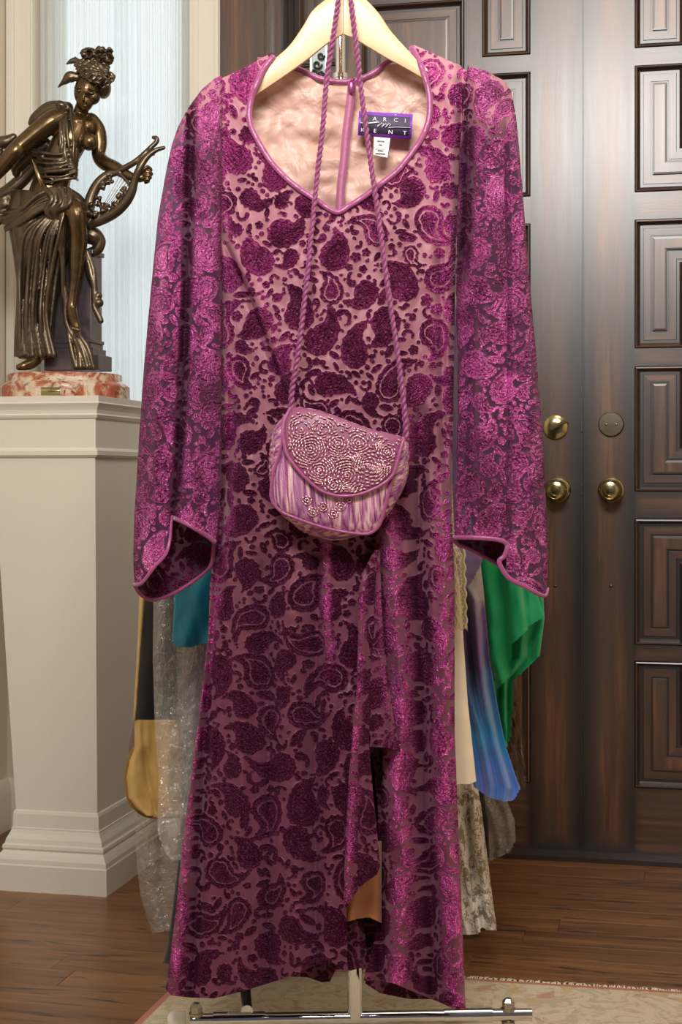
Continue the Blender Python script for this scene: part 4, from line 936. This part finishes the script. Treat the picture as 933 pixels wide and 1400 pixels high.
# ------------------------------------------------------------------ evening bag
bag = empty('handbag', P(465, 735, 2.33), 'small mauve beaded evening bag with twisted cord strap hanging before the dress', 'handbag')
bc = (463, 648)
def bagD(x, y, sc=1.0):
    a = math.radians(12); dx = (x-bc[0])*math.cos(a)+(y-bc[1])*math.sin(a); dy = -(x-bc[0])*math.sin(a)+(y-bc[1])*math.cos(a)
    q = (abs(dx)/104)**3+(abs(dy)/92)**3; return 2.322-.024*(max(0, 1-q))**.5
outl = [(398,556),(389,568),(376,583),(370,603),(368,631),(369,660),(372,682),(382,700),(396,713),(414,727),(436,736),(460,739),(486,734),(510,724),(526,709),(540,690),(552,668),(558,650),(560,625),(559,608),(553,598),(510,587),(484,578),(460,569),(429,559)]
def fill(name, poly, depthf, m, parent, sub=4, rings=12, back=None, edge=.004):
    c = catmull(poly+[poly[0]], sub)[:-1]; n = len(c); cen = np.mean([p for p in c], axis=0); mb = MB(); vs = [P(cen[0], cen[1], depthf(*cen))]; fs = []
    for r_ in range(1, rings+1):
        t = r_/rings
        for p in c: q = cen+(p-cen)*t; vs.append(P(q[0], q[1], depthf(q[0], q[1])+(edge if r_ == rings else 0)))
    for i in range(n): fs.append((0, 1+i, 1+(i+1) % n))
    for r_ in range(rings-1):
        for i in range(n): fs.append((1+r_*n+i, 1+(r_+1)*n+i, 1+(r_+1)*n+(i+1) % n, 1+r_*n+(i+1) % n))
    if back is not None:
        b0 = len(vs)
        for r_ in range(rings, 0, -2):
            t = r_/rings
            for p in c: q = cen+(p-cen)*t; vs.append(P(q[0], q[1], back(q[0], q[1])))
        k_ = (rings+1)//2; last = 1+(rings-1)*n
        for i in range(n): fs.append((last+i, b0+i, b0+(i+1) % n, last+(i+1) % n))
        for r_ in range(k_-1):
            for i in range(n): fs.append((b0+r_*n+i, b0+(r_+1)*n+i, b0+(r_+1)*n+(i+1) % n, b0+r_*n+(i+1) % n))
        fs.append(tuple(b0+(k_-1)*n+i for i in range(n)))
    mb.add(vs, fs); return mb.build(name, m, parent, 'fix')
def lame(name, ang):
    k = N(name); tc = k.n('TexCoord'); mp = k.n('Mapping', Vector=tc.outputs['Object'], Rotation=(0, math.radians(ang), 0)).outputs[0]
    w = k.noise(k.n('Mapping', Vector=mp, Scale=(230, 230, 9)).outputs[0], 1, 2, .5, .3); w2 = k.noise(k.n('Mapping', Vector=mp, Scale=(60, 60, 4)).outputs[0], 1, 2); fn = k.noise(mp, 900, 2)
    col = k.ramp(w, [(.30, lin((120,54,98))), (.44, lin((184,112,156))), (.56, lin((228,178,188))), (.70, lin((244,214,208)))])
    col = k.mix(k.ramp(w2, [(.48, .0), (.66, .55)]), col, lin((138,66,142)))
    return k.done(k.pbr(Base__Color=col, Metallic=.35, Roughness=.34, Normal=k.bump(k.math('ADD', w, k.math('MULTIPLY', fn, .4)), .9, .0025)))
M_lame = lame('pleated_lame', 4); M_lame2 = lame('pleated_lame_gusset', -70)
fill('gusset', outl, lambda x, y: bagD(x, y)+.010, M_lame2, bag, back=lambda x, y: 2.348, rings=12, edge=.008)
pan = [(388,590),(383,618),(375,643),(371,668),(372,684),(384,699),(404,708),(432,718),(464,726),(496,730),(510,727),(520,716),(526,695),(533,668),(541,631),(547,605),(500,590),(440,575)]
fill('front_panel', pan, lambda x, y: bagD(x, y)-.001, M_lame, bag)
binding('piping', pan[:15], lambda x, y: bagD(x, y)-.0015, .0023, 6, bag, M_bind, 1)
flp = [(398,557),(389,575),(387,592),(389,608),(394,624),(410,645),(422,657),(435,668),(447,674),(460,677.5),(475,678),(490.5,676),(505,671),(518,665),(530,657),(539,646),(545,625),(552,600),(510,588),(484,579),(460,570),(429,560)]
flD = lambda x, y: bagD(x, y)-.0075-.002*max(0, (y-600)/80)
fill('flap', flp, flD, simple('mauve_flap_silk', (140,76,108), .4, nscale=300, bstr=.3), bag, edge=.003, back=lambda x, y: bagD(x, y)-.003)
binding('flap_piping', flp[:18], lambda x, y: flD(x, y)+.001, .0026, 6, bag, M_bind, 1)
# bugle beads in swirls, following a flow field
kbd = N('glass_beads'); oi = kbd.noise(kbd.coord(), 420, 1)
M_bead = kbd.done(kbd.pbr(Base__Color=kbd.ramp(oi, [(.36, lin((172,98,130))), (.5, lin((226,166,184))), (.66, lin((246,222,222)))]), Metallic=.55, Roughness=.16))
bd_ = MB(); random.seed(8); sp_ = [(424,614,19,1),(504,637,17,-1),(437,643,11,-1),(475,650,13,1),(412,588,11,1),(462,606,11,1),(490,606,10,1),(456,664,8,1),(530,618,9,1),(440,588,9,-1)]
def bead(x, y, a, l=2.3, r=.00075, dd=flD):
    dx, dy = math.cos(a)*l, math.sin(a)*l
    bd_.tube([P(x-dx, y-dy, dd(x-dx, y-dy)-.0012), P(x+dx, y+dy, dd(x+dx, y+dy)-.0012)], r, 5)
fpx = np.array(flp)
def inside(x, y, poly): return bool(inpoly(np.array([x], float), np.array([y], float), poly)[0])
shr = [tuple(np.array([463,622])+(np.array(p)-np.array([463,622]))*.93) for p in flp]
for (cx, cy, R_, dr2) in sp_:
    r_ = 2.2
    while r_ < R_+30:
        nb_ = max(4, int(2*math.pi*r_/5.0)); ph_ = random.random()*6; ec_ = math.sin(cx)*.30
        for i in range(nb_):
            a = ph_+2*math.pi*i/nb_; rj = r_*(1+ec_*math.cos(2*a+cy)+.09*math.sin(3*a+cx+r_*.1)); x, y = cx+rj*math.cos(a), cy+rj*math.sin(a)*.94
            q = min(sp_, key=lambda s1: math.hypot(x-s1[0], y-s1[1])-s1[2])
            if q[0] == cx and q[1] == cy and inside(x, y, shr) and not (y < 585+(x-400)*.2 and random.random() < .35): bead(x, y, a+math.pi/2+random.uniform(-.08,.08), 2.5, random.uniform(.0013,.0016))
        r_ += 4.0
pd = lambda x, y: bagD(x, y)-.001
for (cx, cy, R_) in ((428,700,9),(456,702,9),(420,684,7),(466,692,7),(442,693,7),(478,684,5)):
    for r_ in np.arange(2.5, R_, 3.6):
        nb_ = max(5, int(2*math.pi*r_/5)); 
        for i in range(nb_):
            a = 2*math.pi*i/nb_; bead(cx+r_*math.cos(a), cy+r_*math.sin(a)*.9, a+math.pi/2, 2.4, .0012, pd)
bd_.build('beadwork', M_bead, bag, kind='stuff')
def rope(name, pts, r, pitch, parent, m, strands=2, rs=None):
    c = catmull(pts, 26); ps = [Vector(a) for a in c]; L = [0]
    for i in range(1, len(ps)): L.append(L[-1]+(ps[i]-ps[i-1]).length)
    mb = MB()
    for s1 in range(strands):
        q = []
        for i, p in enumerate(ps):
            t = (ps[min(i+1, len(ps)-1)]-ps[max(i-1, 0)]).normalized(); n1 = t.cross(Vector((0,1,0))).normalized(); n2 = t.cross(n1)
            a = 2*math.pi*(L[i]/pitch+s1/strands); q.append(p+(n1*math.cos(a)+n2*math.sin(a))*r*.52)
        mb.tube(q, r*.62, 8)
    return mb.build(name, m, parent)
cdp = lambda pts, ds: [tuple(P(x, y, d)) for (x, y), d in zip(pts, ds)]
rope('cord_strap', cdp([(466,-40),(463,0),(456,50),(448,100),(441,180),(433,250),(420,380),(408,480),(400,530),(398,560)], [2.375,2.375,2.372,2.370,2.355,2.345,2.338,2.333,2.33,2.326]), .0042, .021, bag, M_cord)
rope('cord_strap', cdp([(474,-40),(480,0),(487,60),(495,130),(507,220),(517,290),(530,390),(545,490),(553,560),(556,602)], [2.375,2.375,2.372,2.366,2.355,2.345,2.338,2.333,2.33,2.328]), .0042, .021, bag, M_cord)
MB().tube([P(466,-40,2.375), P(467,-60,2.38), P(470,-68,2.395), P(473,-60,2.38), P(474,-40,2.375)], .0042, 10).build('cord_loop', M_cord, bag)

# ------------------------------------------------------------------ garments hanging behind on the rack
def fabric(name, stops, scale=(6,6,3), rough=.45, sheer=0, sheen=.3, bump=.1, tr=(.9,.9,.9)):
    k = N(name); v = k.coord('Object', scale); n = k.noise(v, 1.0, 4, .55, .8); w = k.noise(k.coord(), 1200, 1)
    col = k.ramp(n, [(p, lin(c)) for p, c in stops]) if len(stops) > 1 else k.mix(n, lin([x*.94 for x in stops[0][1]]), lin([min(255, x*1.05) for x in stops[0][1]]))
    sh = k.pbr(Base__Color=col, Roughness=rough, Sheen__Weight=sheen, Normal=k.bump(w, bump, .0004), Specular__IOR__Level=.3)
    if sheer:
        t = k.n('BsdfTransparent'); m2 = k.n('MixShader', Fac=sheer); k.t.links.new(sh.outputs[0], m2.inputs[1]); k.t.links.new(t.outputs[0], m2.inputs[2]); return k.done(m2)
    return k.done(sh)
def hanger_bits(g, D, w=.10, yb=None):
    cx = rail0.x; zt_ = ztop+.008
    z1 = HC+(HY-128)/F*D
    MB().tube([Vector((cx+.016,D,ztop-.004)), Vector((cx+.010,D,zt_+.002)), Vector((cx-.006,D,zt_+.004)), Vector((cx-.014,D,ztop-.008)), Vector((cx-.002,D,ztop-.035)), Vector((cx-.002,D,z1))], .0016, 8).build('wire_hook', M_steel, g)
    MB().tube([Vector((cx-w,D,z1-.045)), Vector((cx-.002,D,z1)), Vector((cx+w,D,z1-.045)), Vector((cx-w,D,z1-.045))], .002, 8).build('wire_shoulder', M_steel, g)
def garment(name, D, label, cat, loc_px, w=.15):
    g = empty(name, P(loc_px[0], loc_px[1], D), label, cat); hanger_bits(g, D, w); return g
def topy(D): return 136.0       # where its shoulders start
M_teal = fabric('teal_silk', [(.3,(6,104,146)),(.5,(18,144,180)),(.7,(40,174,204))], (9,9,5), .4)
M_green = fabric('green_chiffon', [(.5,(16,166,102))], (8,8,4), .6)
M_cream = fabric('cream_satin', [(.5,(250,228,200))], (6,6,3), .4)
M_gold = fabric('gold_satin', [(.5,(214,176,108))], (12,12,8), .3, sheen=.1)
M_blackc = fabric('black_crepe', [(.5,(26,24,26))], (6,6,3), .7)
M_grey = fabric('grey_crepe', [(.5,(82,80,76))], (6,6,3), .7)
M_purple = fabric('violet_silk', [(.3,(52,30,66)),(.6,(92,62,112))], (8,8,5), .45)
def tiedye():
    k = N('tie_dye_chiffon'); g = k.n('SeparateXYZ', Vector=k.n('TexCoord').outputs['Object']).outputs[2]
    n = k.noise(k.coord('Object', (16,16,9)), 1, 3, .6, .8)
    z = k.math('ADD', k.math('MULTIPLY', k.math('SUBTRACT', g, .33), 2.0), k.math('MULTIPLY_ADD', n, .5, -.25))
    st_ = [(.05, lin((104,120,196))), (.16, lin((70,120,190))), (.28, lin((36,132,182))), (.42, lin((74,120,168))), (.52, lin((92,72,138))), (.66, lin((106,76,140))), (.78, lin((140,122,146))), (.90, lin((176,168,152)))]
    col = k.ramp(z, st_); return k.done(k.pbr(Base__Color=col, Roughness=.5, Sheen__Weight=.3, Specular__IOR__Level=.3))
M_tie = tiedye()
def gm(name, D, label, cat, Lt, Rt, y1, m, bot=None, seed=1, k=4, amp=.007, w=.15, st_=2.5, part='cloth', folds=()):
    g = garment(name, D, label, cat, ((Lt[-1][0]+Rt[-1][0])/2, y1), w)
    y0 = topy(D); cx = CX+(rail0.x)*F/D; hw_ = w*F/D
    Lt = [(cx-.35*hw_, y0-6),(cx-hw_, y0+14)]+Lt; Rt = [(cx+.35*hw_, y0-6),(cx+hw_, y0+14)]+Rt
    plain_cloth(part, Lt, Rt, y0-6, y1, D, m, g, st_, bot=bot, k=k, amp=amp, seed=seed, folds=folds); return g
# right side, front to back
g = gm('slip_dress', 2.60, 'cream satin slip dress with plain straight hem right of the plum dress', 'dress', [(340,300),(330,700),(420,1072)], [(600,300),(604,700),(628,790),(633,860),(640,960),(652,1072)], 1072, M_cream, bot=[(400,1076),(600,1076),(640,1073),(652,1068)], seed=4, k=3, amp=.004)
klc = N('cream_lace'); vl = klc.coord(); vo = klc.n('TexVoronoi', Vector=vl, Scale=150.0, _feature='DISTANCE_TO_EDGE').outputs['Distance']; nn = klc.noise(vl, 60, 2)
lf = klc.ramp(klc.math('ADD', vo, klc.math('MULTIPLY', nn, .10)), [(.09, 0), (.16, 1)]); lt = klc.n('BsdfTransparent'); lpb = klc.pbr(Base__Color=c4((222,204,164)), Roughness=.7, Normal=klc.bump(vo, .8, .002))
lm_ = klc.n('MixShader', Fac=klc.math('MULTIPLY', lf, .55)); klc.t.links.new(lpb.outputs[0], lm_.inputs[1]); klc.t.links.new(lt.outputs[0], lm_.inputs[2]); M_lace = klc.done(lm_)
lace = garment('lace_top', 2.575, 'cream lace top with scalloped edge hanging over the cream satin slip', 'top', (628,860), .14)
sc_ = [(x, 858+5*abs(math.sin((x-600)*.35))) for x in np.arange(596, 642, 1.5)]
yl = topy(2.575); cxl = CX+rail0.x*F/2.575
plain_cloth('cloth', [(cxl-40,yl-6),(cxl-110,yl+16),(400,500),(400,865)], [(cxl+40,yl-6),(cxl+110,yl+16),(612,500),(622,740),(634,760),(636,800),(640,865)], yl-6, 868, 2.575, M_lace, lace, 1.5, bot=[(400,840),(595,860)]+sc_, k=3, amp=.004, seed=6)
for x, r_ in ((622,.0022),(634,.0026)):
    pts = [P(x+.03*(y-750)+1.2*math.sin(y*.35), y, 2.568) for y in np.arange(748, 860, 2.0)]
    MB().tube(pts, r_, 6).build('lace_trim', simple('lace_thread', (232,216,180), .8), lace)
gm('floral_scarf_dress', 2.70, 'tie dyed violet and blue chiffon dress trailing to a rounded point', 'dress', [(380,300),(380,700),(600,820),(615,940),(636,1000),(646,1060),(650,1090)], [(612,300),(628,440),(630,600),(640,735),(656,758),(661,800),(670,900),(680,960),(692,1020),(706,1062),(712,1078),(708,1090)], 1096, M_tie, bot=[(400,1000),(600,1030),(648,1076),(668,1090),(690,1096),(704,1094),(712,1080)], seed=3, k=3, amp=.012, w=.13, folds=[([(650,760),(655,900),(668,1050)], .015, 7)])
gm('silk_blouse', 2.66, 'violet silk blouse with pointed hem tucked beside the lace top', 'blouse', [(400,300),(400,700),(600,800)], [(610,300),(626,440),(628,600),(640,740),(656,752),(660,765),(655,785),(640,805)], 806, fabric('lilac_silk', [(.5,(112,88,138))], (8,8,4), .5), bot=[(400,790),(636,806),(645,798),(660,770)], seed=8, k=2, amp=.006, w=.13)
kgp = ['green_dress', 2.82]
gg = gm('green_dress', 2.82, 'emerald green chiffon dress with layered handkerchief points on the right', 'dress', [(400,300),(400,700),(640,820),(652,960),(672,1020)], [(612,300),(628,600),(700,660),(735,745),(742,790),(745,846),(738,900),(706,930),(702,1000),(698,1020)], 1034, M_green, bot=[(640,1010),(680,1034),(690,1032),(700,1005),(704,930),(738,897)], seed=5, k=4, amp=.012, w=.13, part='underlayer')
plain_cloth('overlayer', [(640,700),(652,780),(664,900),(681,942)], [(724,700),(728,790),(745,843),(746,850)], 700, 944, 2.775, M_green, gg, 2.0, bot=[(655,946),(681,942),(700,922),(702,880),(722,862),(724,856),(745,843)], k=2, amp=.009, seed=9, folds=[([(712,760),(722,860)], -.014, 4), ([(690,760),(704,900)], .010, 8)])
gm('print_skirt', 2.90, 'silver grey reptile print trousers hanging lowest right of the plum hem', 'trousers', [(400,300),(420,900),(600,1278)], [(600,300),(600,900),(652,1066),(658,1100),(668,1180),(674,1230),(680,1272)], 1278, None or (lambda: (lambda k: (lambda v, n, b: k.done(k.pbr(Base__Color=k.mix(k.ramp(k.math('ADD', k.noise(v, 30, 4, .6, 1.5), k.math('MULTIPLY', b, .25)), [(.60, 0), (.70, 1)]), lin((240,232,220)), lin((150,134,116))), Roughness=.45, Normal=k.bump(n, .8, .001))))(k.coord(), k.noise(k.coord(), 500, 3), k.n('TexVoronoi', Vector=k.coord(), Scale=240.0).outputs['Distance']))(N('snake_print')))(), bot=[(400,1270),(640,1278),(656,1277),(660,1266),(664,1272),(682,1272)], seed=12, k=5, amp=.010, w=.13, folds=[([(640,1080),(650,1270)], -.02, 3)])
gm('dark_coat', 3.05, 'dark grey coat edge beside the reptile print trousers', 'coat', [(400,300),(600,1170)], [(600,300),(640,1000),(660,1070),(668,1120),(670,1172)], 1172, M_blackc, seed=2, k=2, amp=.008, w=.13)
# fur
fur = garment('fur_stole', 3.13, 'brown fur stole showing behind the green dress beside the door', 'stole', (705,1065), .12)
kf = N('brown_fur'); nf = kf.noise(kf.coord('Object', (120,120,20)), 1, 3); M_fur = kf.done(kf.pbr(Base__Color=kf.ramp(nf, [(.35, lin((70,50,34))), (.55, lin((122,94,66))), (.7, lin((168,140,108)))]), Roughness=.8, Sheen__Weight=.5))
yf = topy(3.13)
def fd_(y): return float(np.interp(y, [yf,300,700,930,1000,1060], [500,580,640,700,709,712]))
plain_cloth('pelt', [(440,yf),(560,700),(660,930),(672,1064)], [(500,yf),(fd_(300),300),(fd_(700),700),(700,930),(709,1000),(712,1060)], yf, 1066, 3.13, M_fur, fur, 3, k=2, amp=.01, seed=4)
hr = MB(); random.seed(2)
for i in range(2600):
    y = random.uniform(915, 1068); x = random.uniform(fd_(y)-26, fd_(y)+1); l = random.uniform(5, 13); a = random.uniform(.05, .9); d = 3.115+random.uniform(-.012,.004)
    p0 = P(x, y, d); p1 = P(x+math.cos(a)*l*.5, y+math.sin(a)*l*.9-1, d-.006); p2 = P(x+math.cos(a)*l*.75, y+l*1.2, d-.008); q = Vector((.0006,0,.0003))
    hr.add([p0-q, p0+q, p1+q*.7, p1-q*.7, p2], [(0,1,2,3),(3,2,4)])
hr.build('fur_hairs', M_fur, fur, kind='stuff')
# clear plastic garment bags
kpl = N('clear_plastic_film'); vp = kpl.coord('Object', (14,14,5)); n1 = kpl.noise(vp, 1, 5, .65, 1.8); n2 = kpl.noise(kpl.coord(), 55, 3, .6, 1.0)
bpn = kpl.bump(kpl.math('ADD', n1, kpl.math('MULTIPLY', n2, .5)), 1.0, .02)
pg = kpl.n('BsdfAnisotropic', Color=(.95,.95,.95,1), Roughness=.16, Normal=bpn); pt = kpl.n('BsdfTransparent', Color=(.93,.93,.92,1)); pdif = kpl.n('BsdfDiffuse', Color=(.75,.73,.68,1))
pm0 = kpl.n('MixShader', Fac=.5); kpl.t.links.new(pg.outputs[0], pm0.inputs[1]); kpl.t.links.new(pdif.outputs[0], pm0.inputs[2])
pm = kpl.n('MixShader', Fac=kpl.math('MULTIPLY_ADD', n2, .45, .16)); kpl.t.links.new(pt.outputs[0], pm.inputs[1]); kpl.t.links.new(pm0.outputs[0], pm.inputs[2])
M_film = kpl.done(pm)
def film(name, D, label, Lt, Rt, y1, bot, seed, w=.12):
    g = garment(name, D, label, 'plastic bag', ((Lt[-1][0]+Rt[-1][0])/2, y1), w); g['group'] = 'clear plastic garment bags on the rack'
    y0 = topy(D); cx = CX+rail0.x*F/D; hw_ = w*F/D
    Lt = [(cx-.4*hw_, y0-6),(cx-hw_, y0+14)]+Lt; Rt = [(cx+.4*hw_, y0-6),(cx+hw_, y0+14)]+Rt
    plain_cloth('front_film', Lt, Rt, y0-6, y1, D-.012, M_film, g, 3, bot=bot, k=5, amp=.006, seed=seed); return g
film('plastic_bag', 3.2, 'crumpled clear plastic bag bottom beside the door behind blue chiffon', [(420,300),(500,1000),(640,1180)], [(600,300),(660,1000),(694,1095),(704,1120),(706,1158),(700,1165)], 1182, [(420,1176),(660,1182),(700,1164),(706,1150)], 5)
# left side
sd_ = gm('teal_blouse', 2.60, 'teal silk blouse hem just below the left sleeve', 'blouse', [(320,300),(320,640),(262,740),(240,800),(235,878)], [(600,300),(560,780),(420,885)], 886, M_teal, bot=[(234,876),(240,884),(262,885),(276,880),(285,878),(420,880)], seed=7, k=5, amp=.006, w=.13)
gm('violet_dress', 2.70, 'dark violet silk dress below the teal blouse', 'dress', [(330,300),(330,640),(300,760),(254,820),(250,900),(248,1000)], [(600,300),(560,780),(420,1010)], 1010, M_purple, bot=[(246,1000),(268,1006),(420,1008)], seed=11, k=4, amp=.008, w=.13)
gm('grey_dress', 2.78, 'charcoal grey dress column beside the plum skirt on the left', 'dress', [(330,300),(330,640),(300,760),(240,830),(244,960),(246,1060),(246,1165)], [(600,300),(500,1165)], 1165, M_grey, seed=13, k=3, amp=.006, w=.13)
gm('black_dress', 2.80, 'black floor length dress with hem above the oak floor, left of plum skirt', 'dress', [(330,300),(330,640),(300,900),(244,1180),(230,1290),(222,1318)], [(600,300),(500,1180),(420,1318)], 1320, M_blackc, bot=[(220,1316),(240,1320),(420,1320)], seed=14, k=3, amp=.008, w=.13)
film('plastic_bag', 2.66, 'narrow clear plastic garment bag ending in a point, left of plum skirt', [(330,300),(330,640),(280,760),(210,815),(209,900),(212,1000),(217,1060),(215,1140),(222,1180)], [(600,300),(500,700),(400,1100),(300,1180)], 1182, [(206,1142),(215,1142),(226,1168),(236,1177),(246,1176),(400,1150)], 3)
gold = gm('gold_bubble_dress', 2.90, 'black and gold satin dress with puffed gold bubble hem at far left', 'dress', [(330,300),(330,640),(300,740),(196,810),(192,900),(185,985),(184,1000)], [(600,300),(560,700),(400,1000)], 1000, M_blackc, seed=15, k=3, amp=.006, w=.13, part='black_upper')
plain_cloth('gold_skirt', [(184,984),(184,1020),(176,1040),(173,1062),(176,1092),(186,1106),(196,1114)], [(262,984),(268,1020),(272,1060),(272,1116)], 984, 1117, 2.875, M_gold, gold, 2.0, bot=[(172,1090),(186,1106),(200,1115),(225,1117),(272,1112)], k=2, amp=.012, seed=3, folds=[([(196,1000),(200,1050),(212,1110)], -.012, 4), ([(222,1010),(232,1110)], .010, 9), ([(206,1070),(208,1112)], .010, 4)])
binding('hem_roll', [(184,1022),(176,1040),(173,1062),(176,1092),(186,1106),(200,1115),(225,1117),(262,1114)], lambda x, y: 2.885, .0035, 5, gold, simple('gold_hem', (150,112,52), .35))
plain_cloth('tan_edge', [(191,812),(187,900),(182,985)], [(199,812),(192,900),(186,985)], 812, 985, 2.868, M_gold, gold, 2.0, k=1, amp=.002, seed=1)
film('plastic_bag', 2.97, 'wide clear plastic garment bag hanging lowest at far left near floor', [(330,300),(330,640),(300,800),(190,1000),(184,1110),(187,1180),(192,1225),(200,1252),(208,1275)], [(600,300),(420,1000),(330,1270)], 1277, [(206,1275),(212,1276),(230,1272),(330,1268)], 6)
gm('taupe_top', 3.08, 'taupe jacket edge peeping behind the gold bubble hem', 'jacket', [(330,300),(330,640),(300,800),(196,940),(180,1000),(176,1020)], [(600,300),(420,1036)], 1036, fabric('taupe_wool', [(.5,(128,104,88))], (6,6,3), .9), bot=[(174,1030),(186,1036),(420,1036)], seed=16, k=2, amp=.006, w=.13)
# glass ornament with scrollwork seen in the neck opening
orn = empty('glass_plaque', P(435, 103, 3.0), 'small mirrored glass plaque with dark scrollwork seen under the left hanger arm', 'ornament')
def obx(x0, x1, y0, y1, d, t): return MB().box(P(x0, y1, d), (P(x1, y1, d)-P(x0, y1, d)), (0,t,0), (P(x0, y0, d)-P(x0, y1, d)))
obx(426, 447, 56, 110, 3.0, .006).build('mirror_plate', simple('silvered_glass', (150,162,166), .4, 0), orn, False)
obx(444.5, 447.5, 56, 110, 2.997, .010).build('glass_edge', simple('teal_glass_edge', (120,168,168), .1), orn, False)
obx(424, 426.5, 56, 110, 2.996, .010).build('frame_edge', M_pewter, orn, False)
for cx, cy, R_ in ((434,88,6.5),(439,76,5),(431,98,5),(440,100,4)):
    MB().tube([P(cx+(R_*(1-a/9))*math.cos(a), cy+(R_*(1-a/9))*math.sin(a), 2.994) for a in np.linspace(0, 7, 26)], .0022, 6).build('scroll', M_black, orn)
MB().tube([P(435.5,20,3.0), P(435.5,57,3.0)], .0008, 6).tube([P(435.5,20,3.0), Vector((rail0.x, 3.0, ztop-.008))], .0008, 6).build('hanging_wire', M_steel, orn)

# ------------------------------------------------------------------ rug
def fpt(px, py): D = HC*F/(py-HY); return P(px, py, D)
c0 = fpt(272, 1320); c1 = fpt(933, 1362); dirb = (c1-c0).normalized(); c1 = c0+dirb*2.1; c3 = fpt(190, 1400); dl_ = (c3-c0).normalized(); c3 = c0+dl_*1.6; c2 = c1+dl_*1.6
for q in (c0, c1, c2, c3): q.z = 0
rug = empty('rug', (c0+c2)/2, 'cream patterned wool rug with fringed edge under the garment rack', 'rug')
kr = N('rug_wool'); tcr = kr.n('TexCoord').outputs['UV']; a1 = kr.noise(kr.n('Mapping', Vector=tcr, Scale=(9,9,1)).outputs[0], 1, 4, .6, 1.8); a2 = kr.noise(kr.n('Mapping', Vector=tcr, Scale=(22,22,1)).outputs[0], 1, 3, .55, 2.2); a3 = kr.noise(tcr, 500, 2)
su = kr.n('SeparateXYZ', Vector=tcr)
col = kr.mix(kr.ramp(a2, [(.50, 0), (.56, 1)]), lin((214,196,164)), lin((190,172,136)))
col = kr.mix(kr.math('MULTIPLY', kr.ramp(a1, [(.58, 0), (.62, 1)]), .6), col, lin((196,150,84)))
col = kr.mix(kr.math('MULTIPLY', kr.ramp(kr.noise(kr.n('Mapping', Vector=tcr, Scale=(14,14,1), Location=(4,4,0)).outputs[0], 1, 3, .5, 2), [(.62, 0), (.65, 1)]), .55), col, lin((178,92,66)))
e1 = kr.math('MINIMUM', su.outputs[0], su.outputs[1])
col = kr.mix(kr.math('LESS_THAN', e1, .012), col, lin((178,84,60)))
col = kr.mix(a3, col, kr.mix(.5, col, (0.2,.17,.1)))
M_rug = kr.done(kr.pbr(Base__Color=col, Roughness=.95, Sheen__Weight=.3, Normal=kr.bump(a3, .6, .002)))
h_ = Vector((0,0,.008)); z_ = Vector((0,0,.0006)); me = bpy.data.meshes.new('rug'); me.from_pydata([tuple(q+z_) for q in (c0,c1,c2,c3)]+[tuple(q+h_) for q in (c0,c1,c2,c3)], [], [(4,7,6,5),(0,1,5,4),(1,2,6,5),(2,3,7,6),(3,0,4,7),(0,3,2,1)])
uvl = me.uv_layers.new(name='uv'); uvd = {0:(0,0),1:(2.1,0),2:(2.1,1.6),3:(0,1.6)}
for lp_ in me.loops: uvl.data[lp_.index].uv = uvd[lp_.vertex_index % 4]
mk('pile', me, M_rug, rug, False)
fm_ = MB(); random.seed(6); nb_ = Vector((-dirb.y, dirb.x, 0)); nb_ = nb_ if nb_.y > 0 else -nb_
t = 0
while t < 2.1:
    p0 = c0+dirb*t+Vector((0,0,.005)); L_ = random.uniform(.018, .032); sk = random.uniform(-.012, .012)
    fm_.tube([p0, p0+nb_*L_*.5+dirb*sk*.3+Vector((0,0,.001)), p0+nb_*L_+dirb*sk-Vector((0,0,.0025))], [.0016,.0013,.0007], 5); t += .0032
fm_.build('fringe', simple('ivory_fringe', (214,202,178), .9), rug, kind='stuff')
